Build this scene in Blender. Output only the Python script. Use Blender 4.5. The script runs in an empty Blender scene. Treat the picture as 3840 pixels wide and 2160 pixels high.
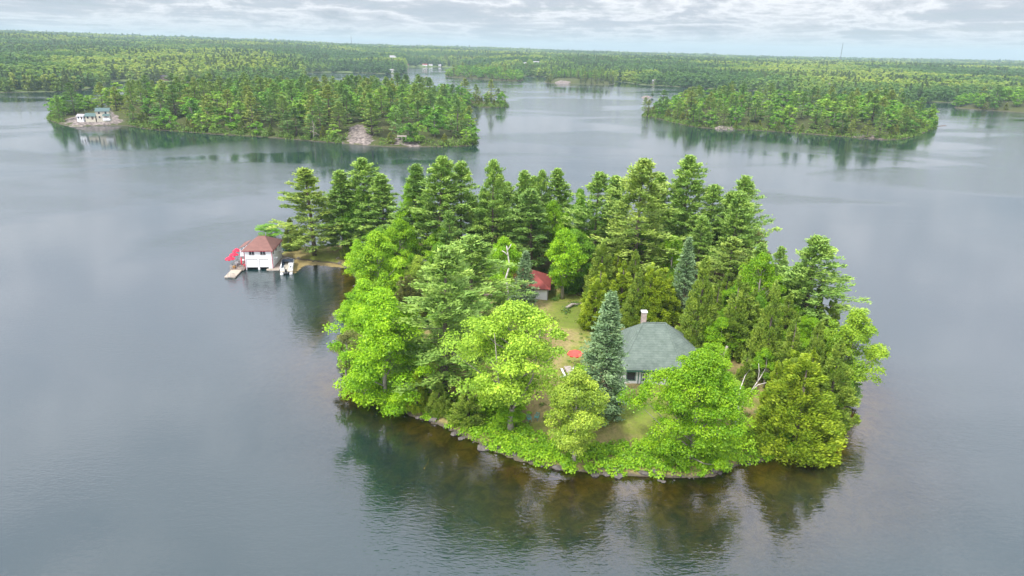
import bpy, math, random
import numpy as np
from mathutils import Vector
PI = math.pi
R_ = math.radians
rng = np.random.default_rng(7)
random.seed(7)
scn = bpy.context.scene
col = scn.collection

# ---------------------------------------------------------------- camera
CAM_H = 50.0
PITCH = R_(19.2)
ROLL = R_(1.0)
FPX = 2560.0
cam_d = bpy.data.cameras.new('camera')
cam_d.sensor_width = 36.0
cam_d.lens = 24.0
cam_d.clip_start = 0.5
cam_d.clip_end = 60000.0
cam = bpy.data.objects.new('camera', cam_d)
col.objects.link(cam)
from mathutils import Matrix
cam.matrix_world = Matrix.Translation((0, 0, CAM_H)) @ Matrix.Rotation(PI / 2 - PITCH, 4, 'X') @ Matrix.Rotation(ROLL, 4, 'Z')
scn.camera = cam

# ---------------------------------------------------------------- sun, sky, exposure
SUN_AZ = R_(222.0)     # compass-like angle from +Y towards +X: behind the camera, to its left
SUN_EL = R_(52.0)
sun_d = bpy.data.lights.new('sun', 'SUN')
sun_d.energy = 2.0
sun_d.angle = R_(10.0)
sun_d.color = (1.0, 0.96, 0.88)
sun = bpy.data.objects.new('sun', sun_d)
col.objects.link(sun)
sdir = Vector((math.sin(SUN_AZ) * math.cos(SUN_EL), math.cos(SUN_AZ) * math.cos(SUN_EL), math.sin(SUN_EL)))
sun.rotation_euler = sdir.to_track_quat('Z', 'Y').to_euler()
sun.location = (0, 0, 400)
scn.view_settings.view_transform = 'Standard'
scn.view_settings.look = 'None'
scn.view_settings.gamma = 1.0
scn.view_settings.exposure = 1.1
scn.view_settings.use_curve_mapping = False
cy = scn.cycles
cy.max_bounces = 7
cy.diffuse_bounces = 3
cy.glossy_bounces = 3
cy.transmission_bounces = 3
cy.transparent_max_bounces = 6
cy.volume_bounces = 1
cy.use_denoising = True
cy.sample_clamp_indirect = 6.0

world = bpy.data.worlds.new('World')
scn.world = world
world.use_nodes = True


class NT:
    """small node-tree writer"""
    def __init__(s, tree):
        s.t = tree
        s.n = tree.nodes
        s.l = tree.links

    def node(s, typ, **kw):
        n = s.n.new(typ)
        for k, v in kw.items():
            setattr(n, k, v)
        return n

    def put(s, sock, v):
        if hasattr(v, 'is_linked') or isinstance(v, bpy.types.NodeSocket):
            s.l.new(v, sock)
        else:
            if hasattr(sock, 'default_value'):
                try:
                    sock.default_value = v
                except Exception:
                    sock.default_value = tuple(v) + (1.0,)

    def math(s, op, a, b=None, c=None, clamp=False):
        n = s.node('ShaderNodeMath', operation=op, use_clamp=clamp)
        s.put(n.inputs[0], a)
        if b is not None: s.put(n.inputs[1], b)
        if c is not None: s.put(n.inputs[2], c)
        return n.outputs[0]

    def vmath(s, op, a, b=None):
        n = s.node('ShaderNodeVectorMath', operation=op)
        s.put(n.inputs[0], a)
        if b is not None:
            s.put(n.inputs[3 if op == 'SCALE' else 1], b)
        return n.outputs[1] if op == 'LENGTH' else n.outputs[0]

    def mix(s, f, a, b, blend='MIX'):
        n = s.node('ShaderNodeMix', data_type='RGBA', blend_type=blend)
        s.put(n.inputs[0], f)
        for sk, v in ((n.inputs[6], a), (n.inputs[7], b)):
            if isinstance(v, (tuple, list)):
                sk.default_value = tuple(v[:3]) + (1.0,)
            else:
                s.put(sk, v)
        return n.outputs[2]

    def noise(s, vec, scale, detail=4.0, rough=0.55, dist=0.0):
        n = s.node('ShaderNodeTexNoise')
        if vec is not None: s.put(n.inputs['Vector'], vec)
        n.inputs['Scale'].default_value = scale
        n.inputs['Detail'].default_value = detail
        n.inputs['Roughness'].default_value = rough
        n.inputs['Distortion'].default_value = dist
        return n.outputs[0]

    def ramp(s, f, stops):
        n = s.node('ShaderNodeValToRGB')
        cr = n.color_ramp
        while len(cr.elements) < len(stops): cr.elements.new(0.5)
        for e, (p, c) in zip(cr.elements, stops):
            e.position = p
            e.color = tuple(c) + (1.0,) if len(c) == 3 else c
        s.put(n.inputs[0], f)
        return n.outputs[0]

    def step(s, f, a, b):
        n = s.node('ShaderNodeMapRange', interpolation_type='SMOOTHSTEP')
        s.put(n.inputs[0], f)
        n.inputs[1].default_value = a
        n.inputs[2].default_value = b
        return n.outputs[0]


SKY_STRENGTH = 0.1


def build_world():
    t = NT(world.node_tree)
    t.n.clear()
    out = t.node('ShaderNodeOutputWorld')
    bg = t.node('ShaderNodeBackground')
    bg.inputs[1].default_value = SKY_STRENGTH
    t.l.new(bg.outputs[0], out.inputs[0])
    sky = t.node('ShaderNodeTexSky', sky_type='NISHITA')
    sky.sun_disc = False
    sky.sun_elevation = SUN_EL
    sky.sun_rotation = SUN_AZ
    sky.altitude = 200.0
    tc = t.node('ShaderNodeTexCoord')
    d = tc.outputs['Generated']
    sp = t.node('ShaderNodeSeparateXYZ')
    t.l.new(d, sp.inputs[0])
    z = t.math('MAXIMUM', sp.outputs[2], 0.0)
    # distance (km) to a cloud deck over a curved earth
    RE, HC = 6371.0, 1.3
    rz = t.math('MULTIPLY', z, RE)
    tt = t.math('SUBTRACT', t.math('SQRT', t.math('ADD', t.math('MULTIPLY', rz, rz), 2 * RE * HC + HC * HC)), rz)
    cmb = t.node('ShaderNodeCombineXYZ')
    t.put(cmb.inputs[0], t.math('MULTIPLY', sp.outputs[0], tt))
    t.put(cmb.inputs[1], t.math('MULTIPLY', t.math('MULTIPLY', sp.outputs[1], tt), 0.7))
    t.put(cmb.inputs[2], t.math('MULTIPLY', z, 60.0))
    p = cmb.outputs[0]
    n1 = t.noise(p, 0.13, 7.0, 0.6, 0.25)
    n2 = t.noise(t.vmath('MULTIPLY', d, (7.0, 7.0, 24.0)), 1.0, 9.0, 0.64, 0.25)
    body = t.math('ADD', t.math('MULTIPLY', n1, 0.35), t.math('MULTIPLY', n2, 0.65))
    tone = t.ramp(body, [(0.36, (2.1, 2.35, 2.65)), (0.43, (2.4, 2.6, 2.9)), (0.475, (2.75, 2.85, 3.1)), (0.525, (4.5, 4.5, 4.6)), (0.56, (3.4, 3.45, 3.65)), (0.63, (2.2, 2.35, 2.6))])
    # the deck closes up overhead
    tone = t.mix(t.math('MULTIPLY', t.step(z, 0.07, 0.32), 0.62), tone, (2.95, 2.9, 3.4))
    gap = t.step(n1, 0.34, 0.46)
    clear = t.vmath('SCALE', sky.outputs[0], 0.5)
    c = t.mix(t.math('ADD', t.math('MULTIPLY', gap, 0.25), 0.75), clear, tone)
    # smooth air just above the horizon
    hz = t.math('POWER', 2.718, t.math('MULTIPLY', z, -62.0))
    c = t.mix(t.math('MULTIPLY', hz, 0.95), c, (2.15, 2.33, 2.46))
    # an overcast sky is brighter towards the zenith
    lift = t.math('ADD', 1.0, t.math('ADD', t.math('MULTIPLY', t.step(z, 0.03, 0.42), 1.45), t.math('MULTIPLY', z, 0.8)))
    c = t.vmath('SCALE', c, lift)
    t.l.new(c, bg.inputs[0])


build_world()

# ---------------------------------------------------------------- pixel <-> world
_cr, _sr, _cp, _sp = math.cos(ROLL), math.sin(ROLL), math.cos(PITCH), math.sin(PITCH)


def px(u, v, z=0.0):
    """the point at height z seen at pixel (u, v) of the 3840 x 2160 photograph"""
    x = (u - 1920) / FPX
    y = -(v - 1080) / FPX
    x, y = _cr * x - _sr * y, _sr * x + _cr * y
    d = (x, _cp + y * _sp, -_sp + y * _cp)
    k = (z - CAM_H) / d[2]
    return Vector((d[0] * k, d[1] * k, z))


def depth_of(p):
    return p[1] * _cp - (p[2] - CAM_H) * _sp


def proj(p):
    zc = depth_of(p)
    yy = (p[1] * _sp + (p[2] - CAM_H) * _cp) / zc
    xx = p[0] / zc
    x, y = _cr * xx + _sr * yy, -_sr * xx + _cr * yy
    return 1920 + FPX * x, 1080 - FPX * y


def height_to(base, vtop):
    """height of an upright thing at base whose top reaches image row vtop"""
    lo, hi = 0.1, 80.0
    for _ in range(40):
        m = 0.5 * (lo + hi)
        if proj((base[0], base[1], base[2] + m))[1] > vtop: lo = m
        else: hi = m
    return lo


# ---------------------------------------------------------------- mesh helpers
def link(o, parent=None):
    col.objects.link(o)
    if parent is not None:
        o.parent = parent
    return o


def tag(o, label=None, cat=None, group=None, kind=None):
    if label: o['label'] = label
    if cat: o['category'] = cat
    if group: o['group'] = group
    if kind: o['kind'] = kind
    return o


def empty(name, loc, rz=0.0, label=None, cat=None, group=None):
    o = bpy.data.objects.new(name, None)
    o.empty_display_size = 0.3
    o.location = loc
    o.rotation_euler = (0, 0, rz)
    col.objects.link(o)
    return tag(o, label, cat, group)


def mesh_np(name, V, Q, mats, attr=None, smooth=False, mat_idx=None):
    """fast mesh from arrays; Q is (n, 4) or (n, 3)"""
    V = np.asarray(V, np.float32)
    Q = np.asarray(Q, np.int32)
    me = bpy.data.meshes.new(name)
    k = Q.shape[1]
    me.vertices.add(len(V))
    me.vertices.foreach_set('co', V.ravel())
    me.loops.add(Q.size)
    me.loops.foreach_set('vertex_index', Q.ravel())
    me.polygons.add(len(Q))
    me.polygons.foreach_set('loop_start', np.arange(0, Q.size, k, dtype=np.int32))
    if mat_idx is not None:
        me.polygons.foreach_set('material_index', np.asarray(mat_idx, np.int32))
    if smooth:
        me.polygons.foreach_set('use_smooth', np.ones(len(Q), bool))
    for m in (mats if isinstance(mats, (list, tuple)) else [mats]):
        me.materials.append(m)
    for nm, (dom, arr) in (attr or {}).items():
        a = me.attributes.new(nm, 'FLOAT', dom)
        a.data.foreach_set('value', np.asarray(arr, np.float32))
    me.update()
    me.validate()
    return me


class MB:
    """collects solid shapes, then builds ONE mesh object"""
    def __init__(s):
        s.v, s.f = [], []

    def add(s, vs, fs):
        b = len(s.v)
        s.v += [tuple(v) for v in vs]
        s.f += [tuple(b + i for i in f) for f in fs]
        return s

    def box(s, x0, x1, y0, y1, z0, z1):
        vs = [(x, y, z) for z in (z0, z1) for y in (y0, y1) for x in (x0, x1)]
        return s.add(vs, [(0, 2, 3, 1), (4, 5, 7, 6), (0, 1, 5, 4), (2, 6, 7, 3), (0, 4, 6, 2), (1, 3, 7, 5)])

    def bar(s, a, b, w, h=None):
        a, b = Vector(a), Vector(b)
        h = h or w
        d = (b - a).normalized()
        up = Vector((0, 0, 1)) if abs(d.z) < 0.95 else Vector((0, 1, 0))
        sx = d.cross(up).normalized() * (w / 2)
        sy = sx.cross(d).normalized() * (h / 2)
        vs = [p + i * sx + j * sy for p in (a, b) for i, j in ((-1, -1), (1, -1), (1, 1), (-1, 1))]
        return s.add(vs, [(0, 1, 2, 3), (7, 6, 5, 4), (0, 4, 5, 1), (1, 5, 6, 2), (2, 6, 7, 3), (3, 7, 4, 0)])

    def prism(s, poly, z0, z1):
        n = len(poly)
        vs = [(x, y, z0) for x, y in poly] + [(x, y, z1) for x, y in poly]
        return s.add(vs, [tuple(range(n - 1, -1, -1)), tuple(range(n, 2 * n))] + [(i, (i + 1) % n, n + (i + 1) % n, n + i) for i in range(n)])

    def tube(s, pts, rad, n=7, cap=True):
        pts = [Vector(p) for p in pts]
        rings = []
        for i, p in enumerate(pts):
            d = (pts[min(i + 1, len(pts) - 1)] - pts[max(i - 1, 0)])
            d = d.normalized() if d.length > 1e-9 else Vector((0, 0, 1))
            a = d.cross(Vector((0, 0, 1)) if abs(d.z) < 0.9 else Vector((1, 0, 0))).normalized()
            b = d.cross(a)
            rings.append([p + (a * math.cos(2 * PI * k / n) + b * math.sin(2 * PI * k / n)) * rad[i] for k in range(n)])
        vs = [v for r in rings for v in r]
        fs = [(i * n + k, i * n + (k + 1) % n, (i + 1) * n + (k + 1) % n, (i + 1) * n + k) for i in range(len(pts) - 1) for k in range(n)]
        if cap:
            fs += [tuple(range(n - 1, -1, -1)), tuple((len(pts) - 1) * n + k for k in range(n))]
        return s.add(vs, fs)

    def poly(s, pts):
        return s.add(pts, [tuple(range(len(pts)))])

    def slab(s, pts, th):
        """a flat polygon given thickness straight down"""
        n = len(pts)
        vs = [tuple(p) for p in pts] + [(p[0], p[1], p[2] - th) for p in pts]
        return s.add(vs, [tuple(range(n)), tuple(range(2 * n - 1, n - 1, -1))] + [(i, n + i, n + (i + 1) % n, (i + 1) % n) for i in range(n)])

    def lathe(s, prof, n=16, c=(0, 0, 0)):
        vs, fs = [], []
        for r, z in prof:
            vs += [(c[0] + r * math.cos(2 * PI * k / n), c[1] + r * math.sin(2 * PI * k / n), c[2] + z) for k in range(n)]
        for i in range(len(prof) - 1):
            fs += [(i * n + k, i * n + (k + 1) % n, (i + 1) * n + (k + 1) % n, (i + 1) * n + k) for k in range(n)]
        return s.add(vs, fs)

    def mesh(s, name, mat, smooth=False):
        me = bpy.data.meshes.new(name)
        me.from_pydata(s.v, [], s.f)
        me.materials.append(mat)
        if smooth:
            me.polygons.foreach_set('use_smooth', np.ones(len(me.polygons), bool))
        me.update()
        return me

    def build(s, name, mat, parent=None, smooth=False):
        return link(bpy.data.objects.new(name, s.mesh(name, mat, smooth)), parent)


# ---------------------------------------------------------------- materials
def new_mat(name):
    m = bpy.data.materials.new(name)
    m.use_nodes = True
    t = NT(m.node_tree)
    t.n.clear()
    t.out = t.node('ShaderNodeOutputMaterial')
    return m, t


def solid(name, c, rough=0.7, var=0.18, scale=1.5, spec=0.3, bump=0.0, metal=0.0, stretch=None):
    m, t = new_mat(name)
    b = t.node('ShaderNodeBsdfPrincipled')
    b.inputs['Roughness'].default_value = rough
    b.inputs['Specular IOR Level'].default_value = spec
    b.inputs['Metallic'].default_value = metal
    tc = t.node('ShaderNodeTexCoord')
    vec = tc.outputs['Object']
    if stretch:
        vec = t.vmath('MULTIPLY', vec, stretch)
    n = t.noise(vec, scale, 5.0, 0.6)
    f = t.step(n, 0.3, 0.7)
    lo = tuple(x * (1 - var) for x in c)
    hi = tuple(min(1, x * (1 + var)) for x in c)
    t.l.new(t.mix(f, lo, hi), b.inputs['Base Color'])
    if bump:
        bp = t.node('ShaderNodeBump')
        bp.inputs['Strength'].default_value = 1.0
        bp.inputs['Distance'].default_value = bump
        t.put(bp.inputs['Height'], t.noise(vec, scale * 4, 4.0, 0.6))
        t.l.new(bp.outputs[0], b.inputs['Normal'])
    t.l.new(b.outputs[0], t.out.inputs[0])
    return m


def banded(name, c, axis=2, pitch=0.2, rough=0.6, depth=0.02, c2=None, line=0.12):
    """boards or shingle courses: fine relief in courses along an axis"""
    m, t = new_mat(name)
    b = t.node('ShaderNodeBsdfPrincipled')
    b.inputs['Roughness'].default_value = rough
    b.inputs['Specular IOR Level'].default_value = 0.25
    tc = t.node('ShaderNodeTexCoord')
    sp = t.node('ShaderNodeSeparateXYZ')
    t.l.new(tc.outputs['Object'], sp.inputs[0])
    fr = t.math('FRACT', t.math('DIVIDE', sp.outputs[axis], pitch))
    n = t.noise(tc.outputs['Object'], 1.1, 6.0, 0.65)
    c2 = c2 or tuple(x * 0.72 for x in c)
    base = t.mix(t.step(n, 0.3, 0.72), c2, c)
    gap = t.math('LESS_THAN', fr, line)
    base = t.mix(t.math('MULTIPLY', gap, 0.35), base, tuple(x * 0.5 for x in c))
    bp = t.node('ShaderNodeBump')
    bp.inputs['Strength'].default_value = 0.6
    bp.inputs['Distance'].default_value = depth
    t.put(bp.inputs['Height'], fr)
    t.l.new(bp.outputs[0], b.inputs['Normal'])
    t.l.new(base, b.inputs['Base Color'])
    t.l.new(b.outputs[0], t.out.inputs[0])
    return m


def foliage(name, base=None, ramp=None, transl=0.3, rnd=0.25, gloss=0.02, region=False):
    """leaf material: colour from the object (or a ramp over random), varied leaf by leaf"""
    m, t = new_mat(name)
    oi = t.node('ShaderNodeObjectInfo')
    if ramp:
        if region:
            gm = t.node('ShaderNodeNewGeometry')
            f = t.noise(gm.outputs['Position'], region, 3.0, 0.5)
            f = t.math('ADD', t.math('MULTIPLY', t.step(f, 0.41, 0.60), 0.72), t.math('MULTIPLY', oi.outputs['Random'], 0.28))
        else:
            f = oi.outputs['Random']
        base = t.ramp(f, ramp)
    else:
        base = oi.outputs['Color']
    at = t.node('ShaderNodeAttribute', attribute_name='lv')
    lv = at.outputs['Fac']
    hs = t.node('ShaderNodeHueSaturation')
    hs.inputs['Saturation'].default_value = 1.0
    t.put(hs.inputs['Hue'], t.math('ADD', 0.48, t.math('MULTIPLY', t.math('SUBTRACT', 1.0, lv), 0.045)))
    t.put(hs.inputs['Value'], t.math('ADD', 1.0 - rnd * 1.3, t.math('MULTIPLY', lv, rnd * 2.6)))
    t.l.new(base, hs.inputs['Color'])
    d = t.node('ShaderNodeBsdfDiffuse')
    tr = t.node('ShaderNodeBsdfTranslucent')
    t.l.new(hs.outputs[0], d.inputs[0])
    t.l.new(t.mix(1.0, hs.outputs[0], (1.0, 1.05, 0.6), 'MULTIPLY'), tr.inputs[0])
    mx = t.node('ShaderNodeMixShader')
    mx.inputs[0].default_value = transl
    t.l.new(d.outputs[0], mx.inputs[1])
    t.l.new(tr.outputs[0], mx.inputs[2])
    g = t.node('ShaderNodeBsdfGlossy')
    g.inputs['Roughness'].default_value = 0.45
    g.inputs[0].default_value = (0.9, 0.95, 0.9, 1)
    m2 = t.node('ShaderNodeMixShader')
    m2.inputs[0].default_value = gloss
    t.l.new(mx.outputs[0], m2.inputs[1])
    t.l.new(g.outputs[0], m2.inputs[2])
    t.l.new(m2.outputs[0], t.out.inputs[0])
    return m


M = {}
M['leaf'] = foliage('leaf', transl=0.3, rnd=0.32)
M['needle'] = foliage('needle', transl=0.2, gloss=0.02, rnd=0.28)
M['bark_pine'] = solid('bark_pine', (0.16, 0.13, 0.11), 0.9, 0.35, 2.0, 0.1, 0.03, stretch=(3, 3, 0.6))
M['bark_grey'] = solid('bark_grey', (0.30, 0.27, 0.23), 0.9, 0.3, 2.0, 0.1, 0.03, stretch=(3, 3, 0.6))
M['bark_birch'] = solid('bark_birch', (0.62, 0.58, 0.52), 0.8, 0.35, 1.4, 0.15, 0.01, stretch=(1, 1, 3))
M['white'] = solid('white_paint', (0.78, 0.79, 0.80), 0.55, 0.04, 0.8)
M['white_board'] = banded('white_board', (0.78, 0.79, 0.80), 2, 0.22, 0.55, 0.012, (0.72, 0.73, 0.73), 0.08)
M['red_trim'] = solid('red_trim', (0.36, 0.035, 0.07), 0.5, 0.12)
M['red_cloth'] = solid('red_cloth', (0.72, 0.03, 0.07), 0.75, 0.1, 2.0)
M['coral_cloth'] = solid('coral_cloth', (0.75, 0.09, 0.07), 0.75, 0.12, 2.0)
M['brown_shingle'] = banded('brown_shingle', (0.25, 0.13, 0.11), 2, 0.16, 0.9, 0.02, (0.19, 0.10, 0.085))
M['red_shingle'] = banded('red_shingle', (0.36, 0.085, 0.075), 2, 0.16, 0.85, 0.02, (0.27, 0.07, 0.06))
M['grey_shingle'] = banded('grey_shingle', (0.165, 0.205, 0.175), 2, 0.22, 0.95, 0.03, (0.11, 0.145, 0.12), 0.2)
M['green_metal'] = banded('green_metal', (0.10, 0.16, 0.15), 0, 0.5, 0.7, 0.02, (0.08, 0.135, 0.13))
M['dark_roof'] = solid('dark_roof', (0.05, 0.045, 0.045), 0.8)
M['grey_roof'] = solid('grey_roof', (0.34, 0.33, 0.34), 0.8, 0.15)
M['green_trim'] = solid('green_trim', (0.03, 0.13, 0.09), 0.5)
M['cream'] = banded('cream_siding', (0.62, 0.57, 0.45), 2, 0.2, 0.6, 0.01)
M['deck_wood'] = banded('deck_wood', (0.33, 0.27, 0.23), 1, 0.16, 0.8, 0.01, (0.26, 0.21, 0.18), 0.1)
M['pale_wood'] = banded('pale_wood', (0.50, 0.44, 0.35), 1, 0.16, 0.8, 0.01, (0.42, 0.36, 0.29), 0.1)
M['dark_wood'] = solid('dark_wood', (0.13, 0.09, 0.07), 0.8, 0.25)
M['old_wood'] = solid('old_wood', (0.36, 0.32, 0.28), 0.9, 0.25, 3.0, 0.1, 0.01)
M['brick'] = solid('chimney_brick', (0.42, 0.34, 0.31), 0.9, 0.2, 4.0, 0.1, 0.01)
M['metal'] = solid('grey_metal', (0.38, 0.39, 0.40), 0.4, 0.08, 2.0, 0.5, 0, 0.6)
M['black'] = solid('black_plastic', (0.015, 0.016, 0.02), 0.4, 0.1)
M['navy'] = solid('navy_vinyl', (0.03, 0.045, 0.075), 0.6, 0.15)
M['boat_floor'] = solid('boat_floor', (0.42, 0.38, 0.31), 0.8, 0.1)
M['dark_void'] = solid('dark_void', (0.012, 0.013, 0.03), 0.9, 0.1)
M['flower'] = solid('flower_red', (0.6, 0.08, 0.03), 0.8, 0.5, 9.0)
M['soil'] = solid('terracotta', (0.30, 0.14, 0.07), 0.8, 0.2)
M['teal'] = solid('teal_plastic', (0.12, 0.35, 0.30), 0.5, 0.1)
M['rock_plain'] = solid('shore_stone', (0.14, 0.125, 0.115), 0.9, 0.35, 1.6, 0.2, 0.04)
M['rock_pink'] = solid('granite', (0.20, 0.17, 0.15), 0.9, 0.6, 0.6, 0.2, 0.3)
M['steel_far'] = solid('mast_steel', (0.12, 0.12, 0.13), 0.6, 0.1)


def glass_mat():
    m, t = new_mat('window_glass')
    b = t.node('ShaderNodeBsdfPrincipled')
    b.inputs['Base Color'].default_value = (0.03, 0.035, 0.05, 1)
    b.inputs['Roughness'].default_value = 0.06
    b.inputs['Specular IOR Level'].default_value = 0.6
    t.l.new(b.outputs[0], t.out.inputs[0])
    return m


M['glass'] = glass_mat()


def ground_mat(name, stops, scale, edge=True, rock=(0.11, 0.095, 0.08)):
    m, t = new_mat(name)
    gm = t.node('ShaderNodeNewGeometry')
    pos = gm.outputs['Position']
    n = t.noise(pos, scale, 6.0, 0.6, 0.2)
    c = t.ramp(n, stops)
    fine = t.noise(pos, 1.6, 8.0, 0.78)
    c = t.mix(t.math('MULTIPLY', t.step(fine, 0.42, 0.62), 0.6), c, (0.15, 0.15, 0.05))
    if edge:
        sp = t.node('ShaderNodeSeparateXYZ')
        t.l.new(pos, sp.inputs[0])
        zz = t.math('ADD', sp.outputs[2], t.math('MULTIPLY', t.math('SUBTRACT', fine, 0.5), 0.7))
        c = t.mix(t.step(zz, 0.05, 0.35), rock, c)
        # stained, weedy lake bed under the water line
        bed = t.ramp(t.noise(pos, 0.45, 6.0, 0.7, 0.5), [(0.3, (0.08, 0.065, 0.014)), (0.46, (0.20, 0.155, 0.03)), (0.58, (0.33, 0.25, 0.045)), (0.7, (0.24, 0.25, 0.035))])
        c = t.mix(t.step(sp.outputs[2], -0.25, 0.1), bed, c)
    b = t.node('ShaderNodeBsdfPrincipled')
    b.inputs['Roughness'].default_value = 0.95
    b.inputs['Specular IOR Level'].default_value = 0.1
    t.l.new(c, b.inputs['Base Color'])
    bp = t.node('ShaderNodeBump')
    bp.inputs['Distance'].default_value = 0.15
    t.put(bp.inputs['Height'], fine)
    t.l.new(bp.outputs[0], b.inputs['Normal'])
    t.l.new(b.outputs[0], t.out.inputs[0])
    return m


M['island_ground'] = ground_mat('island_ground', [(0.30, (0.11, 0.19, 0.02)), (0.46, (0.22, 0.26, 0.05)), (0.54, (0.34, 0.28, 0.12)), (0.62, (0.26, 0.20, 0.09)), (0.70, (0.14, 0.20, 0.03))], 0.075)
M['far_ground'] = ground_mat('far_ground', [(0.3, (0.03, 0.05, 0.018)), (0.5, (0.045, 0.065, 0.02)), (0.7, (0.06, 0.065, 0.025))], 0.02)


M['forest_floor'] = ground_mat('forest_floor', [(0.3, (0.06, 0.12, 0.03)), (0.5, (0.10, 0.17, 0.04)), (0.7, (0.15, 0.20, 0.05))], 0.004)


def water_mat():
    m, t = new_mat('lake_water')
    gm = t.node('ShaderNodeNewGeometry')
    pos = gm.outputs['Position']
    # wind: ruffled and calm patches, long across the lake
    big = t.noise(t.vmath('MULTIPLY', pos, (0.006, 0.011, 0.0)), 1.0, 4.0, 0.55, 0.6)
    ruf = t.step(big, 0.45, 0.60)
    v1 = t.vmath('MULTIPLY', pos, (0.55, 1.5, 0.0))
    v2 = t.vmath('MULTIPLY', pos, (1.5, 3.3, 0.0))
    v3 = t.vmath('MULTIPLY', pos, (0.09, 0.16, 0.0))
    h = t.math('ADD', t.math('MULTIPLY', t.noise(v1, 1.0, 2.0, 0.5, 0.7), 1.0), t.math('MULTIPLY', t.noise(v2, 1.0, 2.0, 0.5, 0.4), 0.75))
    h = t.math('ADD', h, t.math('MULTIPLY', t.noise(v3, 1.0, 2.0, 0.5), 1.0))
    bp = t.node('ShaderNodeBump')
    bp.inputs['Strength'].default_value = 1.0
    t.put(bp.inputs['Height'], t.math('MULTIPLY', h, t.math('ADD', 0.2, t.math('MULTIPLY', ruf, 1.3))))
    bp.inputs['Distance'].default_value = 0.046
    fr = t.node('ShaderNodeFresnel')
    fr.inputs[0].default_value = 1.86
    t.l.new(bp.outputs[0], fr.inputs['Normal'])
    gl = t.node('ShaderNodeBsdfGlossy')
    gl.inputs[0].default_value = (0.97, 0.975, 1.0, 1)
    t.put(gl.inputs['Roughness'], t.math('ADD', 0.015, t.math('MULTIPLY', ruf, 0.07)))
    t.l.new(bp.outputs[0], gl.inputs['Normal'])
    deep = t.node('ShaderNodeBsdfDiffuse')
    deep.inputs[0].default_value = (0.009, 0.030, 0.030, 1)
    tr = t.node('ShaderNodeBsdfTransparent')
    tr.inputs[0].default_value = (0.92, 0.86, 0.55, 1)
    at = t.node('ShaderNodeAttribute', attribute_name='shallow')
    sh = t.math('MULTIPLY', at.outputs['Fac'], t.math('ADD', 0.75, t.math('MULTIPLY', t.noise(pos, 0.12, 4.0, 0.6), 0.5)), clamp=True)
    mb = t.node('ShaderNodeMixShader')
    t.put(mb.inputs[0], sh)
    t.l.new(deep.outputs[0], mb.inputs[1])
    t.l.new(tr.outputs[0], mb.inputs[2])
    mx = t.node('ShaderNodeMixShader')
    t.l.new(fr.outputs[0], mx.inputs[0])
    t.l.new(mb.outputs[0], mx.inputs[1])
    t.l.new(gl.outputs[0], mx.inputs[2])
    t.l.new(mx.outputs[0], t.out.inputs[0])
    return m


M['water'] = water_mat()

# ---------------------------------------------------------------- shorelines
def smooth_poly(pts, it=2):
    p = np.array([(q[0], q[1]) for q in pts], float)
    for _ in range(it):
        nx = np.roll(p, -1, 0)
        p = np.stack([0.75 * p + 0.25 * nx, 0.25 * p + 0.75 * nx], 1).reshape(-1, 2)
    return p


def jitter(p, amp, seed):
    r = np.random.default_rng(seed)
    n = len(p)
    s = np.zeros((n, 2))
    for k in (7, 13, 23):
        a = r.normal(size=(2, 2))
        ph = np.arange(n)[:, None] / n * 2 * PI * k
        s += (a[0] * np.sin(ph) + a[1] * np.cos(ph)) / k ** 0.5
    return p + s * amp


def sdf(P, poly):
    """signed distance of points to a polygon, positive inside"""
    P = np.asarray(P, float)
    out = np.empty(len(P))
    a = poly
    b = np.roll(poly, -1, 0)
    e = b - a
    ee = (e ** 2).sum(1) + 1e-12
    for i in range(0, len(P), 4000):
        q = P[i:i + 4000]
        w = q[:, None, :] - a[None]
        tt = np.clip((w * e[None]).sum(2) / ee, 0, 1)
        d = np.sqrt(((w - tt[..., None] * e[None]) ** 2).sum(2).min(1))
        c = ((a[None, :, 1] > q[:, None, 1]) != (b[None, :, 1] > q[:, None, 1]))
        with np.errstate(divide='ignore', invalid='ignore'):
            xi = a[None, :, 0] + (q[:, None, 1] - a[None, :, 1]) * e[None, :, 0] / np.where(e[None, :, 1] == 0, 1e-12, e[None, :, 1])
        ins = (c & (q[:, None, 0] < xi)).sum(1) % 2 == 1
        out[i:i + 4000] = np.where(ins, d, -d)
    return out


def ss(x):
    x = np.clip(x, 0, 1)
    return x * x * (3 - 2 * x)


def polypx(pts):
    return [px(u, v) for u, v in pts]


MAIN_PX = [(1050, 962), (1062, 940), (1145, 930), (1300, 922), (1500, 905), (1800, 885), (2150, 870), (2500, 865), (2700, 890),
           (2800, 940), (2890, 1030), (2975, 1130), (3080, 1240), (3165, 1380), (3190, 1520), (3150, 1590), (3080, 1650),
           (3000, 1700), (2880, 1722), (2780, 1735), (2680, 1790), (2540, 1795), (2440, 1785), (2300, 1778), (2140, 1765),
           (2000, 1740), (1900, 1712), (1780, 1655), (1650, 1590), (1540, 1555), (1480, 1535), (1390, 1500), (1300, 1425),
           (1265, 1340), (1290, 1230), (1345, 1130), (1350, 1070), (1335, 1030), (1282, 989), (1207, 984), (1157, 976), (1108, 971)]
MAIN = jitter(smooth_poly(polypx(MAIN_PX)), 0.12, 1)
LEFT_PX = [(175, 440), (205, 458), (242, 468), (261, 475), (373, 471), (484, 469), (559, 486), (671, 492), (820, 505), (960, 511), (1109, 522),
           (1280, 538), (1444, 551), (1593, 551), (1740, 549), (1785, 541), (1775, 510), (1745, 470), (1735, 425), (1745, 402), (1800, 401), (1890, 404),
           (1908, 398), (1880, 391), (1750, 383), (1500, 377), (1200, 377), (900, 383), (700, 392), (600, 402), (480, 410), (350, 418), (240, 430)]
LEFT = jitter(smooth_poly(polypx(LEFT_PX)), 0.4, 2)
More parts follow.
